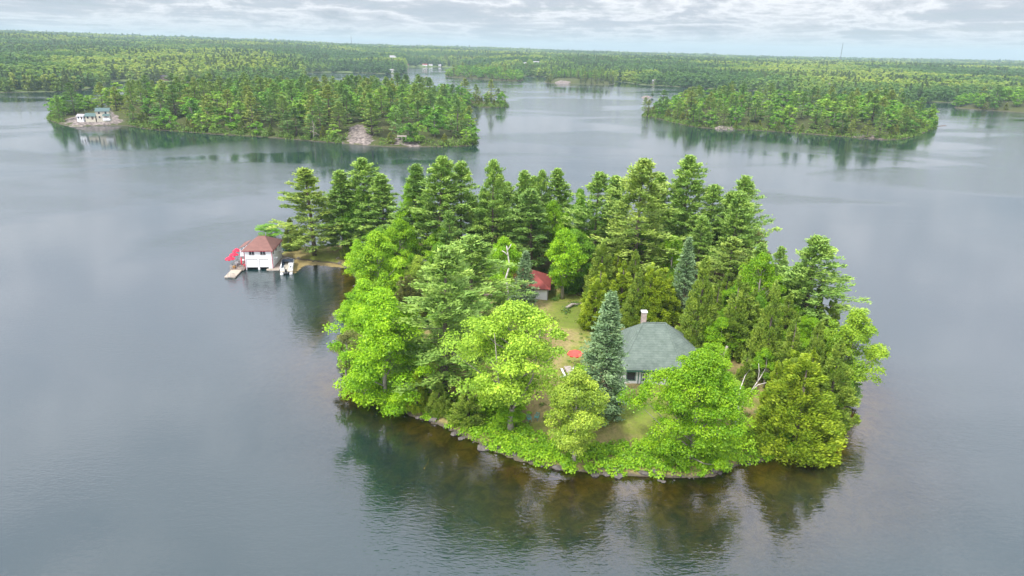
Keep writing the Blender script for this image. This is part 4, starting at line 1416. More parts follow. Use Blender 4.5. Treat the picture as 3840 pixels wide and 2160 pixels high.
def umbrella(loc, r, h, mat, label, closed=False, rz=0.0):
    o = empty('patio_umbrella', loc, rz, label, 'umbrella')
    MB().tube([(0, 0, 0.06), (0, 0, h)], [0.03, 0.03], 8).build('pole', M['metal'], o)
    MB().lathe([(0.0, 0.0), (0.25, 0.0), (0.25, 0.05), (0.05, 0.1), (0.0, 0.1)], 14).build('base', M['metal'], o)
    if closed:
        MB().lathe([(0.02, h - 2.0), (0.13, h - 1.9), (0.17, h - 1.2), (0.11, h - 0.4), (0.03, h + 0.03), (0.0, h + 0.08)], 10).build('canopy', M[mat], o, True)
        return o
    n = 8
    cb = MB()
    ring = [(r * math.cos(2 * PI * k / n), r * math.sin(2 * PI * k / n)) for k in range(n)]
    mid = [(0.55 * x, 0.55 * y, h - 0.28) for x, y in ring]
    for k in range(n):
        k2 = (k + 1) % n
        sag = [((ring[k][0] + ring[k2][0]) / 2 * 0.96, (ring[k][1] + ring[k2][1]) / 2 * 0.96, h - 0.66)]
        a, b_ = (ring[k][0], ring[k][1], h - 0.62), (ring[k2][0], ring[k2][1], h - 0.62)
        cb.slab([(0, 0, h + 0.05), mid[k], mid[k2]], 0.012)
        cb.slab([mid[k], a, sag[0], b_, mid[k2]], 0.012)
        cb.slab([a, (a[0], a[1], a[2] - 0.16), (sag[0][0], sag[0][1], h - 0.82), sag[0]], 0.012)
    c = cb.build('canopy', M[mat], o)
    for k in range(n):
        MB().bar((0.03 * math.cos(2 * PI * k / n), 0.03 * math.sin(2 * PI * k / n), h - 0.05), (ring[k][0] * 0.97, ring[k][1] * 0.97, h - 0.68), 0.025).build('rib', M['metal'], c)
    return o


umbrella(deck_at(862, 965), 1.2, 2.6, 'red_cloth', 'open red umbrella nearest the camera on the boathouse deck')
umbrella(deck_at(877, 950), 1.1, 2.6, 'red_cloth', 'middle one of the three open red umbrellas on the deck', rz=0.3)
umbrella(deck_at(887, 935), 1.0, 2.6, 'red_cloth', 'rearmost open red umbrella, beside the balcony', rz=0.5)
umbrella(BL(-0.75, -0.1, 0.52), 1.2, 2.75, 'red_cloth', 'closed red umbrella beside the boathouse\'s front left corner', True)


def chair(loc, rz, mat, label, group):
    o = empty('deck_chair', loc, rz, label, 'chair', group)
    MB().box(-0.28, 0.28, -0.26, 0.26, 0.40, 0.45).build('seat', M[mat], o)
    bk = MB()
    bk.bar((-0.25, 0.25, 0.46), (-0.25, 0.42, 1.0), 0.05)
    bk.bar((0.25, 0.25, 0.46), (0.25, 0.42, 1.0), 0.05)
    for k in range(3): bk.bar((-0.22, 0.29 + 0.05 * k, 0.58 + 0.16 * k), (0.22, 0.29 + 0.05 * k, 0.58 + 0.16 * k), 0.10, 0.03)
    bk.build('backrest', M[mat], o)
    for x in (-0.25, 0.25):
        for y in (-0.23, 0.23):
            MB().box(x - 0.025, x + 0.025, y - 0.025, y + 0.025, 0.005, 0.398).build('leg', M[mat], o)
        MB().bar((x * 1.08, -0.24, 0.64), (x * 1.08, 0.27, 0.64), 0.06, 0.035).build('armrest', M[mat], o)
    return o


def table(loc, r, h, mat, label, rz=0, rect=None):
    o = empty('patio_table', loc, rz, label, 'table')
    if rect:
        MB().box(-rect[0] / 2, rect[0] / 2, -rect[1] / 2, rect[1] / 2, h - 0.06, h).build('table_top', M[mat], o)
        for x in (-1, 1):
            for y in (-1, 1):
                MB().box(x * (rect[0] / 2 - 0.1) - 0.04, x * (rect[0] / 2 - 0.1) + 0.04, y * (rect[1] / 2 - 0.1) - 0.04, y * (rect[1] / 2 - 0.1) + 0.04, 0.0, h - 0.065).build('leg', M[mat], o)
    else:
        MB().lathe([(0, h), (r, h), (r, h - 0.04), (0, h - 0.04)], 18).build('table_top', M[mat], o)
        for k in range(4):
            a = k * PI / 2 + 0.78
            MB().bar((r * 0.75 * math.cos(a), r * 0.75 * math.sin(a), 0.0), (r * 0.6 * math.cos(a), r * 0.6 * math.sin(a), h - 0.045), 0.04).build('leg', M[mat], o)
    return o


table(BL(-1.7, 0.9, 0.52), 0.55, 0.72, 'black', 'dark round table under the nearest red umbrella')
table(BL(-1.45, 4.1, 0.52), 0.55, 0.72, 'white', 'white round table under the middle red umbrella')
for i, (x, y, rz, mt, lb) in enumerate(((-2.35, 1.7, 0.6, 'white', 'white deck chair behind the dark round table'), (-1.0, 1.2, -1.4, 'black', 'black deck chair between the dark table and the wall'),
                                        (-2.5, -0.15, 2.2, 'black', 'black deck chair at the deck\'s front railing'), (-0.75, 3.4, -1.9, 'white', 'white deck chair at the wall by the white table'), (-2.3, 4.9, 0.9, 'white', 'white deck chair at the rear of the white table'),
                                        (-0.5, 0.9, -1.5, 'red_cloth', 'red chair beside the closed umbrella'))):
    chair(BL(x, y, 0.52), ang + rz, mt, lb, 'deck chairs')
fp = empty('flower_planter', BL(-2.35, -0.75, 0.52), ang, 'terracotta planter of red and orange flowers on the deck corner', 'planter')
MB().lathe([(0.0, 0), (0.24, 0), (0.32, 0.42), (0.0, 0.42)], 12).build('pot', M['soil'], fp)
gfl = np.random.default_rng(2)
dd = rand_dirs(gfl, 260)
dd[:, 2] = np.abs(dd[:, 2])
V_, Q_ = frame_cards(gfl, dd * 0.45 * gfl.uniform(0.5, 1, (260, 1)) + np.array([0, 0, 0.45]), dd, np.full(260, 0.13), np.full(260, 0.11))
link(bpy.data.objects.new('blossom', mesh_np('blossom', V_, Q_, [M['flower'], M['leaf']], {'lv': ('FACE', gfl.random(260))}, mat_idx=(gfl.random(260) < 0.4).astype(int))), fp).color = (0.2, 0.4, 0.05, 1)

# ---------------------------------------------------------------- pontoon boat
st = px(1074, 1030)
bo = px(1084, 962, 0.9)
ba = math.atan2(bo.y - st.y, bo.x - st.x) - PI / 2
BLn = 9.0
boat = empty('pontoon_boat', (st.x, st.y, 0), ba, 'white pontoon boat with outboard motor moored beside the boathouse', 'boat')
for x in (-1.0, 1.0):
    MB().tube([(x, -0.15, 0.12), (x, 0.0, 0.12), (x, BLn - 1.2, 0.12), (x, BLn - 0.5, 0.2), (x, BLn, 0.42)], [0.3, 0.38, 0.38, 0.3, 0.05], 12).build('pontoon', M['white'], boat, True)
MB().box(-1.4, 1.4, 0.25, BLn - 0.5, 0.52, 0.62).build('deck', M['boat_floor'], boat)
for x0, x1, y0, y1 in ((-1.42, -1.34, 1.2, BLn - 1.4), (1.34, 1.42, 1.2, BLn - 0.9), (-1.42, -0.45, 1.12, 1.2), (0.45, 1.42, 1.12, 1.2), (-1.33, 1.33, BLn - 0.78, BLn - 0.7)):
    MB().box(x0, x1, y0, y1, 0.625, 1.3).build('side_panel', M['white'], boat)
for x0, x1, y0, y1, mt in ((-1.33, -0.65, 1.25, 4.3, 'white'), (0.65, 1.33, 1.25, 3.2, 'white'), (0.7, 1.33, 5.6, 7.8, 'navy'), (-1.33, -0.75, 5.6, 7.2, 'navy')):
    s = MB()
    s.box(x0, x1, y0, y1, 0.625, 1.02)
    xs = x0 if x0 < 0 else x1 - 0.16
    s.box(xs, xs + 0.16, y0, y1, 1.021, 1.42)
    so = s.build('seat', M[mt], boat)
    for k in range(2):
        MB().box(x0 + 0.2 if x0 < 0 else x0 + 0.05, x1 - 0.05 if x0 < 0 else x1 - 0.2, y0 + 0.15 + k * (y1 - y0) / 2, y0 + (k + 1) * (y1 - y0) / 2 - 0.15, 1.022, 1.08).build('cushion', M['navy'], so)
co = MB()
co.box(0.35, 1.3, 4.0, 4.7, 0.625, 1.45)
con = co.build('console', M['white'], boat)
ws = MB()
ws.slab([(0.38, 4.72, 1.8), (1.28, 4.72, 1.8), (1.28, 4.6, 1.455), (0.38, 4.6, 1.455)], 0.02)
ws.build('windshield', M['glass'], con)
MB().lathe([(0.16, 0), (0.19, 0.02), (0.16, 0.04), (0.14, 0.02), (0.16, 0)], 12, (0.8, 3.92, 1.3)).build('steering_wheel', M['black'], con)
cv = MB()
cv.box(-1.25, 1.25, BLn - 2.6, BLn - 0.85, 1.32, 1.42)
cv.build('bow_cover', M['navy'], boat)
MB().tube([(-1.3, BLn - 2.7, 1.3), (-1.3, BLn - 2.2, 1.75), (0, BLn - 1.5, 1.95), (1.3, BLn - 2.2, 1.75), (1.3, BLn - 2.7, 1.3)], [0.03] * 5, 6).build('bow_rail', M['metal'], boat)
mo = MB()
mo.box(-0.22, 0.22, -0.55, 0.05, 0.75, 1.35)
mo.box(-0.1, 0.1, -0.4, -0.15, -0.5, 0.749)
motor = mo.build('outboard_motor', M['black'], boat)
bv_ = motor.modifiers.new('bevel', 'BEVEL')
bv_.width = 0.06
bv_.segments = 2
MB().box(-0.45, 0.45, 0.0, 0.24, 0.3, 0.75).build('motor_mount', M['metal'], boat)

# a dark rowing boat pulled up behind the boathouse
rb = empty('rowing_boat', px(1080, 941, 0.7), 0.1, 'small dark green boat drawn up on the spit behind the boathouse', 'boat')
hull = MB()
sec = []
for k in range(7):
    f = k / 6
    w = 0.65 * math.sin(PI * (0.12 + 0.76 * f)) ** 0.7
    sec.append([(-1.9 + 3.8 * f, -w, 0.55), (-1.9 + 3.8 * f, -w * 0.55, 0.08), (-1.9 + 3.8 * f, w * 0.55, 0.08), (-1.9 + 3.8 * f, w, 0.55)])
vs = [v for s in sec for v in s]
fs = [(k * 4 + j, k * 4 + j + 1, (k + 1) * 4 + j + 1, (k + 1) * 4 + j) for k in range(6) for j in range(3)] + [(0, 1, 2, 3), (27, 26, 25, 24)]
hull.add(vs, fs)
hull.build('hull', M['green_trim'], rb)
for x in (-0.8, 0.6): MB().box(x, x + 0.28, -0.58, 0.58, 0.4, 0.44).build('thwart', M['old_wood'], rb)

# ---------------------------------------------------------------- grey-roofed cottage
KS = CAM_H / 48.0
gz = 2.3
cx0, cx1, cy0, cy1 = 15.3 * KS, 28.6 * KS, 89.5 * KS, 104.0 * KS
ccx, ccy = (cx0 + cx1) / 2, (cy0 + cy1) / 2
cot = empty('cottage', (ccx, ccy, gz), 0, 'white cottage with broad grey-green many-sided roof and brick chimney', 'cottage')
hw, hd, ch = (cx1 - cx0) / 2, (cy1 - cy0) / 2, 4.0
octo = [(-hw + ch, -hd), (hw - ch, -hd), (hw, -hd + ch), (hw, hd - ch), (hw - ch, hd), (-hw + ch, hd), (-hw, hd - ch), (-hw, -hd + ch)]
octo[0] = (-hw + 0.8, -hd)
octo[7] = (-hw, -hd + 0.8)
MB().prism(octo, -0.8, 2.75).build('wall', M['white_board'], cot)
eo = [(x * (1 + 0.55 / hw), y * (1 + 0.55 / hd), 2.75) for x, y in octo]
rz_ = 7.1
ra, rb_ = (-1.9, 0.2, rz_), (1.7, 0.2, rz_)
rf = MB()
for k in range(8):
    p, q = eo[k], eo[(k + 1) % 8]
    top = [ra, rb_]
    if k == 0: rf.slab([p, q, rb_, ra], 0.1)
    elif k == 4: rf.slab([p, q, ra, rb_], 0.1)
    elif k in (1, 2, 3): rf.slab([p, q, rb_], 0.1)
    else: rf.slab([p, q, ra], 0.1)
croof = rf.build('roof', M['grey_shingle'], cot)
rid = MB()
for e_, t_e in ((eo[0], ra), (eo[1], rb_), (eo[2], rb_), (eo[7], ra)):
    rid.bar((e_[0], e_[1], e_[2] + 0.02), (t_e[0], t_e[1], t_e[2] + 0.02), 0.25, 0.05)
rid.bar((ra[0], ra[1], rz_ + 0.03), (rb_[0], rb_[1], rz_ + 0.03), 0.25, 0.06)
rid.build('ridge_cap', M['grey_shingle'], croof)
chm = MB()
chm.box(-2.15, -1.4, 0.2, 0.95, 5.6, 8.75)
chim = chm.build('chimney', M['brick'], croof)
MB().box(-2.25, -1.3, 0.1, 1.05, 8.753, 8.93).build('chimney_cap', M['white'], chim)
fb = MB()
for k in range(8):
    p, q = Vector(eo[k]), Vector(eo[(k + 1) % 8])
    fb.bar((p.x, p.y, 2.56), (q.x, q.y, 2.56), 0.06, 0.16)
fb.build('fascia', M['green_trim'], cot)
x_l = octo[0][0]
window(cot, (x_l + 0.95 + 0.55, -hd, 1.45), 1.3, 1.25, 'x', 'green_trim', 1)
window(cot, (x_l + 5.4, -hd, 1.45), 1.3, 1.25, 'x', 'green_trim', 2)
window(cot, (x_l + 7.8, -hd, 1.45), 1.3, 1.25, 'x', 'green_trim', 2)
dr = MB()
dr.box(x_l + 3.0, x_l + 3.12, -hd - 0.06, -hd - 0.003, -0.1, 2.15)
dr.box(x_l + 4.05, x_l + 4.17, -hd - 0.06, -hd - 0.003, -0.1, 2.15)
dr.box(x_l + 3.12, x_l + 4.05, -hd - 0.06, -hd - 0.003, 2.03, 2.15)
do = dr.build('door', M['green_trim'], cot)
MB().box(x_l + 3.13, x_l + 4.04, -hd - 0.04, -hd - 0.004, -0.1, 2.02).build('door_leaf', M['white'], do)
for k in range(3):
    for j in range(2):
        MB().box(x_l + 3.22 + j * 0.4, x_l + 3.55 + j * 0.4, -hd - 0.05, -hd - 0.042, 0.7 + k * 0.42, 1.05 + k * 0.42).build('pane', M['glass'], do)
MB().box(x_l + 2.55, x_l + 2.67, -hd - 0.06, -hd - 0.003, -0.1, 2.55).build('trim_board', M['green_trim'], cot)

# garden furniture beside the cottage
tp = gpt(2135, 1405)
tb = empty('picnic_table', (tp.x, tp.y, tp.z - 0.02), 0.15, 'long weathered white table and bench set under the coral umbrella', 'table')
MB().box(-0.55, 0.55, -1.6, 1.6, 0.70, 0.76).build('table_top', M['old_wood'], tb)
for sx in (-0.95, 0.95):
    MB().box(sx - 0.15, sx + 0.15, -1.5, 1.5, 0.40, 0.45).build('bench', M['white'], tb)
for sy in (-1.1, 1.1):
    lg = MB()
    lg.bar((-0.8, sy, 0.0), (-0.2, sy, 0.69), 0.1)
    lg.bar((0.8, sy, 0.0), (0.2, sy, 0.69), 0.1)
    lg.bar((-0.95, sy, 0.36), (0.95, sy, 0.36), 0.1)
    lg.build('leg', M['old_wood'], tb)
ump = gpt(2152, 1385)
umbrella((ump.x + 0.2, ump.y + 1.0, ump.z), 1.35, 2.9, 'coral_cloth', 'coral red patio umbrella on the lawn left of the blue-green spruce')
wb = gpt(2118, 1416)
wt = empty('round_side_table', (wb.x - 0.4, wb.y - 1.0, wb.z), 0, 'small round white table at the near end of the picnic table', 'table')
MB().lathe([(0, 0.62), (0.38, 0.62), (0.38, 0.57), (0, 0.57)], 14).build('table_top', M['white'], wt)
MB().tube([(0, 0, 0.0), (0, 0, 0.568)], [0.05, 0.04], 8).build('leg', M['white'], wt)
cpt = gpt(2190, 1400)
chair((cpt.x - 0.6, cpt.y, cpt.z), -1.2, 'coral_cloth', 'coral chair at the right side of the picnic table', 'lawn chairs')
for (u, v, rz, lb) in ((1985, 1580, 0.4, 'pale teal lawn chair under the pale lime maple, left one'), (2012, 1574, -0.5, 'pale teal lawn chair under the pale lime maple, right one')):
    p = gpt(u, v)
    chair(p, rz, 'teal', lb, 'lawn chairs')

# ---------------------------------------------------------------- red-roofed cottage
p = gpt(1962, 1096)
rc = empty('cottage', (p.x, p.y, p.z), R_(-4), 'white cottage with red hip roof half hidden behind spruce and birch', 'cottage')
rw, rd_, re = 5.2, 4.1, 2.5
MB().box(-rw, rw, -rd_, rd_, -0.8, re).build('wall', M['white_board'], rc)
ee = [(-rw - .5, -rd_ - .5, re), (rw + .5, -rd_ - .5, re), (rw + .5, rd_ + .5, re), (-rw - .5, rd_ + .5, re)]
ha, hb = (-rw + rd_, 0, re + 2.7), (rw - rd_, 0, re + 2.7)
rf = MB()
for f in ([ee[0], ee[1], hb, ha], [ee[1], ee[2], hb], [ee[2], ee[3], ha, hb], [ee[3], ee[0], ha]): rf.slab(f, 0.1)
rf.build('roof', M['red_shingle'], rc)
for x in (rw - 0.06, rw - 2.9):
    MB().box(x - 0.05, x + 0.05, -rd_ - 0.05, -rd_ - 0.003, -0.3, re - 0.12).build('trim_board', M['dark_wood'], rc)
fb = MB()
for k in range(4):
    a_, b_ = Vector(ee[k]), Vector(ee[(k + 1) % 4])
    fb.bar((a_.x, a_.y, re - 0.18), (b_.x, b_.y, re - 0.18), 0.05, 0.12)
fb.build('fascia', M['dark_wood'], rc)
for x in (-4.6, -1.5):
    window(rc, (x, -rd_, 1.4), 1.1, 1.0, 'x', 'dark_wood', 2)
MB().box(1.0, 1.9, -rd_ - 0.05, -rd_ - 0.003, -0.1, 2.0).build('door', M['dark_wood'], rc)
p = gpt(1845, 1120)
ld = empty('wooden_landing', (p.x - 1.5, p.y + 0.5, p.z), R_(-15), 'grey wooden landing in front of the red-roofed cottage', 'deck')
MB().box(-2.4, 2.4, -1.4, 1.4, 0.25, 0.4).build('deck_floor', M['dark_wood'], ld)
for x in (-2.2, 0, 2.2):
    MB().box(x - 0.06, x + 0.06, -1.3, -1.2, 0.4, 1.25).build('post', M['old_wood'], ld)
MB().box(-2.3, 2.3, -1.29, -1.21, 1.251, 1.33).build('rail', M['old_wood'], ld)

# playhouse with a striped front
p = gpt(1568, 1012)
ph = empty('playhouse', (p.x, p.y, p.z), R_(8), 'small playhouse with grey roof and brightly striped front among the lime maples', 'shed')
MB().box(-2.0, 2.0, -1.0, 1.0, -0.3, 1.9).build('wall', M['green_trim'], ph)
rf = MB()
rf.slab([(-2.4, -1.35, 1.92), (2.4, -1.35, 1.92), (2.4, 0, 2.6), (-2.4, 0, 2.6)], 0.08)
rf.slab([(2.4, 1.35, 1.92), (-2.4, 1.35, 1.92), (-2.4, 0, 2.6), (2.4, 0, 2.6)], 0.08)
rf.build('roof', M['grey_roof'], ph)
for k, c in enumerate(((0.05, 0.30, 0.05), (0.65, 0.60, 0.05), (0.75, 0.16, 0.04), (0.08, 0.30, 0.30))):
    MB().box(0.0, 1.9, -1.04, -1.003, 1.4 - k * 0.38, 1.75 - k * 0.38).build('painted_board', solid(f'stripe_{k}', c, 0.6, 0.1), ph)
p = gpt(1530, 1032)
MBx = empty('storage_box', (p.x, p.y, p.z), 0.5, 'small white storage box near the playhouse', 'box')
MB().box(-0.4, 0.4, -0.3, 0.3, 0, 0.55).build('body', M['white'], MBx)
MB().box(-0.43, 0.43, -0.33, 0.33, 0.552, 0.62).build('lid', M['white'], MBx)
# pale hut behind the broad pine
p = gpt(1690, 1345)
hut = empty('hut', (p.x, p.y, p.z), R_(12), 'low pale grey hut glimpsed between the broad pine and the pale maple', 'shed')
MB().box(-1.8, 1.8, -1.2, 1.2, -0.3, 1.9).build('wall', M['white_board'], hut)
rf = MB()
rf.slab([(-2.1, -1.5, 1.92), (2.1, -1.5, 1.92), (2.1, 0, 2.5), (-2.1, 0, 2.5)], 0.08)
rf.slab([(2.1, 1.5, 1.92), (-2.1, 1.5, 1.92), (-2.1, 0, 2.5), (2.1, 0, 2.5)], 0.08)
rf.build('roof', M['brown_shingle'], hut)

# ---------------------------------------------------------------- wooded islands
def scatter(poly, zf, spacing, seed, kinds, group, hscale=1.0, edge_extra=True, dmin=1.5, clear=None, labels=None, maxn=999):
    g = np.random.default_rng(seed)
    lo, hi = poly.min(0), poly.max(0)
    area = (hi - lo).prod()
    C = g.uniform(lo, hi, (int(area / (spacing ** 2) * 9), 2))
    d = sdf(C, poly)
    C, d = C[d > dmin], d[d > dmin]
    acc, accd = [], []
    cells = {}
    for p, dd in zip(C, d):
        sp = spacing * (0.5 if dd < 6 else 1.0)
        k = (int(p[0] // spacing), int(p[1] // spacing))
        ok = True
        for i in (-1, 0, 1):
            for j in (-1, 0, 1):
                for q in cells.get((k[0] + i, k[1] + j), ()):
                    if (q[0] - p[0]) ** 2 + (q[1] - p[1]) ** 2 < sp * sp: ok = False
        if ok and not (clear and clear(p)):
            cells.setdefault(k, []).append(p)
            acc.append(p)
            accd.append(dd)
    acc, accd = np.array(acc), np.array(accd)
    z = zf(acc[:, 0], acc[:, 1])
    return acc, accd, z, g


GCOL = dict(mid_pine=[(0.20, 0.34, 0.08), (0.25, 0.36, 0.08), (0.17, 0.29, 0.08), (0.30, 0.37, 0.08)],
            mid_decid=[(0.20, 0.40, 0.035), (0.14, 0.31, 0.035), (0.25, 0.42, 0.05), (0.17, 0.35, 0.04)],
            mid_cedar=[(0.23, 0.27, 0.045), (0.18, 0.25, 0.045)],
            mid_spruce=[(0.14, 0.20, 0.08), (0.17, 0.22, 0.08)])
ISL_LABEL = {}


def populate(poly, zf, spacing, seed, where, group, mix_in, mix_edge, hs, clear=None, keep=lambda p, d: True, dmin=0.9):
    P, Dd, Z, g = scatter(poly, zf, spacing, seed, None, group, clear=clear, dmin=dmin)
    n = 0
    hv = np.full(900, 5000.0)     # skyline so far per 5-pixel column: what is wholly hidden is left out
    od = np.argsort(P[:, 1])
    for p, d, z in zip(P[od], Dd[od], Z[od]):
        if not keep(p, d): continue
        uu, vt = proj((p[0], p[1], z + 19.0 * hs))
        vb = proj((p[0], p[1], z))[1]
        if not -120 < uu < 3960: continue
        rp = 4.5 * FPX / p[1]
        i0, i1 = int((uu - rp + 160) / 5), int((uu + rp + 160) / 5) + 1
        if d > 7 and hv[i0:i1].max() < vt + 0.26 * (vb - vt):
            if hv[i0:i1].max() > vt - 0.25 * (vb - vt): REST.append((p[0], p[1], z - 0.2, g.uniform(0.8, 1.15) * hs, g.random() * 6.28, g.random() < 0.55))
            continue
        hv[i0:i1] = np.minimum(hv[i0:i1], vt + 0.15 * (vb - vt))
        mx = mix_edge if d < 7 else mix_in
        kind = mx[int(g.integers(0, len(mx)))]
        base = dict(mid_pine=(21, 6.7), mid_decid=(15, 6.6), mid_cedar=(10, 3.3), mid_spruce=(15, 3.4))[kind]
        f = g.uniform(0.78, 1.18) * hs * (0.7 + 0.3 * min(1, d / 9))
        c = GCOL[kind][int(g.integers(0, len(GCOL[kind])))]
        kname = dict(mid_pine='pine', mid_decid='broadleaf tree', mid_cedar='cedar', mid_spruce='spruce')[kind]
        adj = dict(mid_pine='tall dark green', mid_decid='rounded bright green', mid_cedar='short olive', mid_spruce='narrow dark')[kind]
        spot = 'on the shore of' if d < 7 else 'in the wood of'
        plant(kind, int(g.integers(0, 4)), (p[0], p[1], z - 0.2), base[0] * f, base[1] * g.uniform(0.85, 1.2) * f, c, f'{adj} {kname} {spot} {where}', f'{kname}s {spot} {where}')
        n += 1
    return n


REST = []


def left_clear(p):
    u, v = proj((p[0], p[1], 1.0))
    if 232 < u < 482 and v > 449: return True
    if 285 < u < 440 and v > 436: return True
    if 1285 < u < 1430 and v > 524: return True
    if 1450 < u < 1600 and v > 541: return True
    return False


nL = populate(LEFT, zl, 10.8, 21, 'the large island at left', 'a', ['mid_pine'] * 5 + ['mid_decid'] * 3, ['mid_pine'] * 3 + ['mid_decid'] * 4 + ['mid_cedar'] * 4, 0.9, left_clear)
nR = populate(RIGHT, zr, 10.8, 22, 'the wooded island at right', 'b', ['mid_pine'] * 5 + ['mid_decid'] * 5, ['mid_pine'] * 3 + ['mid_decid'] * 4 + ['mid_cedar'] * 4, 0.86,
              keep=lambda p, d: d < 70)
nM = populate(MIDI, zm, 14.0, 23, 'the low islet beyond the channel', 'c', ['mid_decid'] * 5 + ['mid_pine'] * 2, ['mid_decid'] * 3 + ['mid_cedar'], 0.95, dmin=2)
nS = populate(SMLI, zs, 10.0, 24, 'the pine islet with the bare rock', 'd', ['mid_pine'] * 3 + ['mid_spruce'] * 3, ['mid_spruce'] * 3 + ['mid_cedar'], 0.8,
              clear=lambda p: proj((p[0], p[1], 1.0))[0] < 2165 and proj((p[0], p[1], 1.0))[0] > 2065 and proj((p[0], p[1], 1.0))[1] > 304)
nP = populate(RPTI, zp, 14.0, 25, 'the point at the far right', 'e', ['mid_decid'] * 5 + ['mid_pine'] * 3, ['mid_decid'] * 3 + ['mid_cedar'] * 2, 0.95)
print('island trees', nL, nR, nM, nS, nP)


def shore_brush(name, poly, zf, step, size, color, label, seed, clear=None, leaf=0.8):
    g = np.random.default_rng(seed)
    nxt = np.roll(poly, -1, 0)
    C = []
    for a, b in zip(poly, nxt):
        L_ = np.hypot(*(b - a))
        for k in range(max(1, int(L_ / step))):
            p = a + (b - a) * g.random() + g.normal(size=2) * (1.2 if k % 2 else 5.0)
            if clear and clear(p): continue
            C.append(p)
    C = np.array(C)
    C = C[sdf(C, poly) > -0.4]
    z = zf(C[:, 0], C[:, 1])
    m = 30
    idx = np.repeat(np.arange(len(C)), m)
    n = len(idx)
    d3 = rand_dirs(g, n)
    d3[:, 2] = np.abs(d3[:, 2])
    cr = (size * g.uniform(0.5, 1.3, len(C)))[idx]
    pos = np.stack([C[idx, 0], C[idx, 1], z[idx]], 1) + d3 * (cr * g.uniform(0.5, 1, n))[:, None] * np.array([1, 1, 1.25])
    L = leaf * g.uniform(0.7, 1.3, n)
    V, Q = frame_cards(g, pos, unit(d3 + 0.8 * rand_dirs(g, n)), L, L * 0.7)
    lv = np.clip(0.55 * g.random(len(C))[idx] + 0.45 * g.random(n), 0, 1)
    o = link(bpy.data.objects.new(name, mesh_np(name, V, Q, M['leaf'], {'lv': ('FACE', lv)})))
    o.color = tuple(color) + (1,)
    tag(o, label, 'undergrowth', kind='stuff')


shore_brush('shore_brush', LEFT, zl, 0.5, 2.5, (0.15, 0.25, 0.04), 'dense brush along the shore of the large left island', 41, left_clear)
shore_brush('shore_brush', RIGHT, zr, 0.6, 2.4, (0.16, 0.27, 0.04), 'dense brush along the shore of the right island', 42)


def outcrop(pts_px, h, label, mat='rock_pink', seed=1, z0=-0.5, zf=None):
    """a rounded granite outcrop over a ground outline"""
    poly = smooth_poly(polypx(pts_px), 2)
    lo, hi = poly.min(0), poly.max(0)
    cell = max((hi - lo).max() / 46, 0.5)
    xs, ys = np.arange(lo[0], hi[0] + cell, cell), np.arange(lo[1], hi[1] + cell, cell)
    X, Y = np.meshgrid(xs, ys)
    x, y = X.ravel(), Y.ravel()
    d = sdf(np.stack([x, y], 1), poly)
    zz = z0 + ss(d / (0.28 * (hi - lo).min() + 1)) * h * (0.55 + 0.9 * vnoise(x, y, 5.0, seed)) + 0.5 * vnoise(x, y, 1.8, seed + 1)
    if zf is not None: zz = zz + zf(x, y)
    nx, ny = len(xs), len(ys)
    i = np.arange(nx * ny).reshape(ny, nx)
    Q = np.stack([i[:-1, :-1], i[:-1, 1:], i[1:, 1:], i[1:, :-1]], -1).reshape(-1, 4)
    Q = Q[d[Q].max(1) > -cell * 0.3]
    o = link(bpy.data.objects.new('rock_outcrop', mesh_np('rock_outcrop', np.stack([x, y, zz], 1), Q, M[mat])))
    return tag(o, label, 'rock')


outcrop([(1278, 539), (1330, 545), (1400, 549), (1420, 535), (1400, 515), (1340, 508), (1290, 518)], 1.0, 'tall pale granite outcrop on the shore of the large left island', seed=3, zf=zl)
outcrop([(1440, 552), (1520, 553), (1600, 552), (1570, 540), (1500, 530), (1455, 536)], 0.7, 'smooth sloping granite slab right of the tall outcrop on the left island', seed=4, zf=zl)
outcrop([(215, 462), (262, 476), (375, 473), (482, 470), (480, 456), (400, 446), (300, 446), (230, 452)], 1.4, 'low brown granite ledge in front of the cream cottage', seed=5, zf=zl)
outcrop([(2062, 312), (2120, 314), (2165, 314), (2160, 306), (2110, 303), (2070, 306)], 4.0, 'bare pinkish rock face at the left end of the pine islet', seed=6)
outcrop([(2655, 484), (2720, 487), (2770, 488), (2765, 482), (2700, 478)], 1.3, 'pale rock ledge at the middle of the right island\'s shore', seed=7, zf=zr)
outcrop([(3180, 514), (3260, 521), (3335, 527), (3320, 518), (3220, 509)], 1.2, 'pale rock ledge at the right end of the right island\'s shore', seed=8, zf=zr)
outcrop([(2390, 366), (2420, 368), (2452, 368), (2450, 363), (2420, 363)], 1.6, 'tiny rock islet with one small tree left of the right island', seed=9)
p = px(2446, 365.5)
plant('mid_decid', 1, (p.x, p.y, 0.8), 7.0, 2.4, (0.11, 0.2, 0.05), 'lone small tree on the tiny rock islet')
p = px(3535, 470)
outcrop([(3505, 474), (3530, 475), (3560, 474), (3556, 469), (3520, 468)], 0.9, 'line of low dark rocks off the right island\'s tip', 'rock_plain', 10)


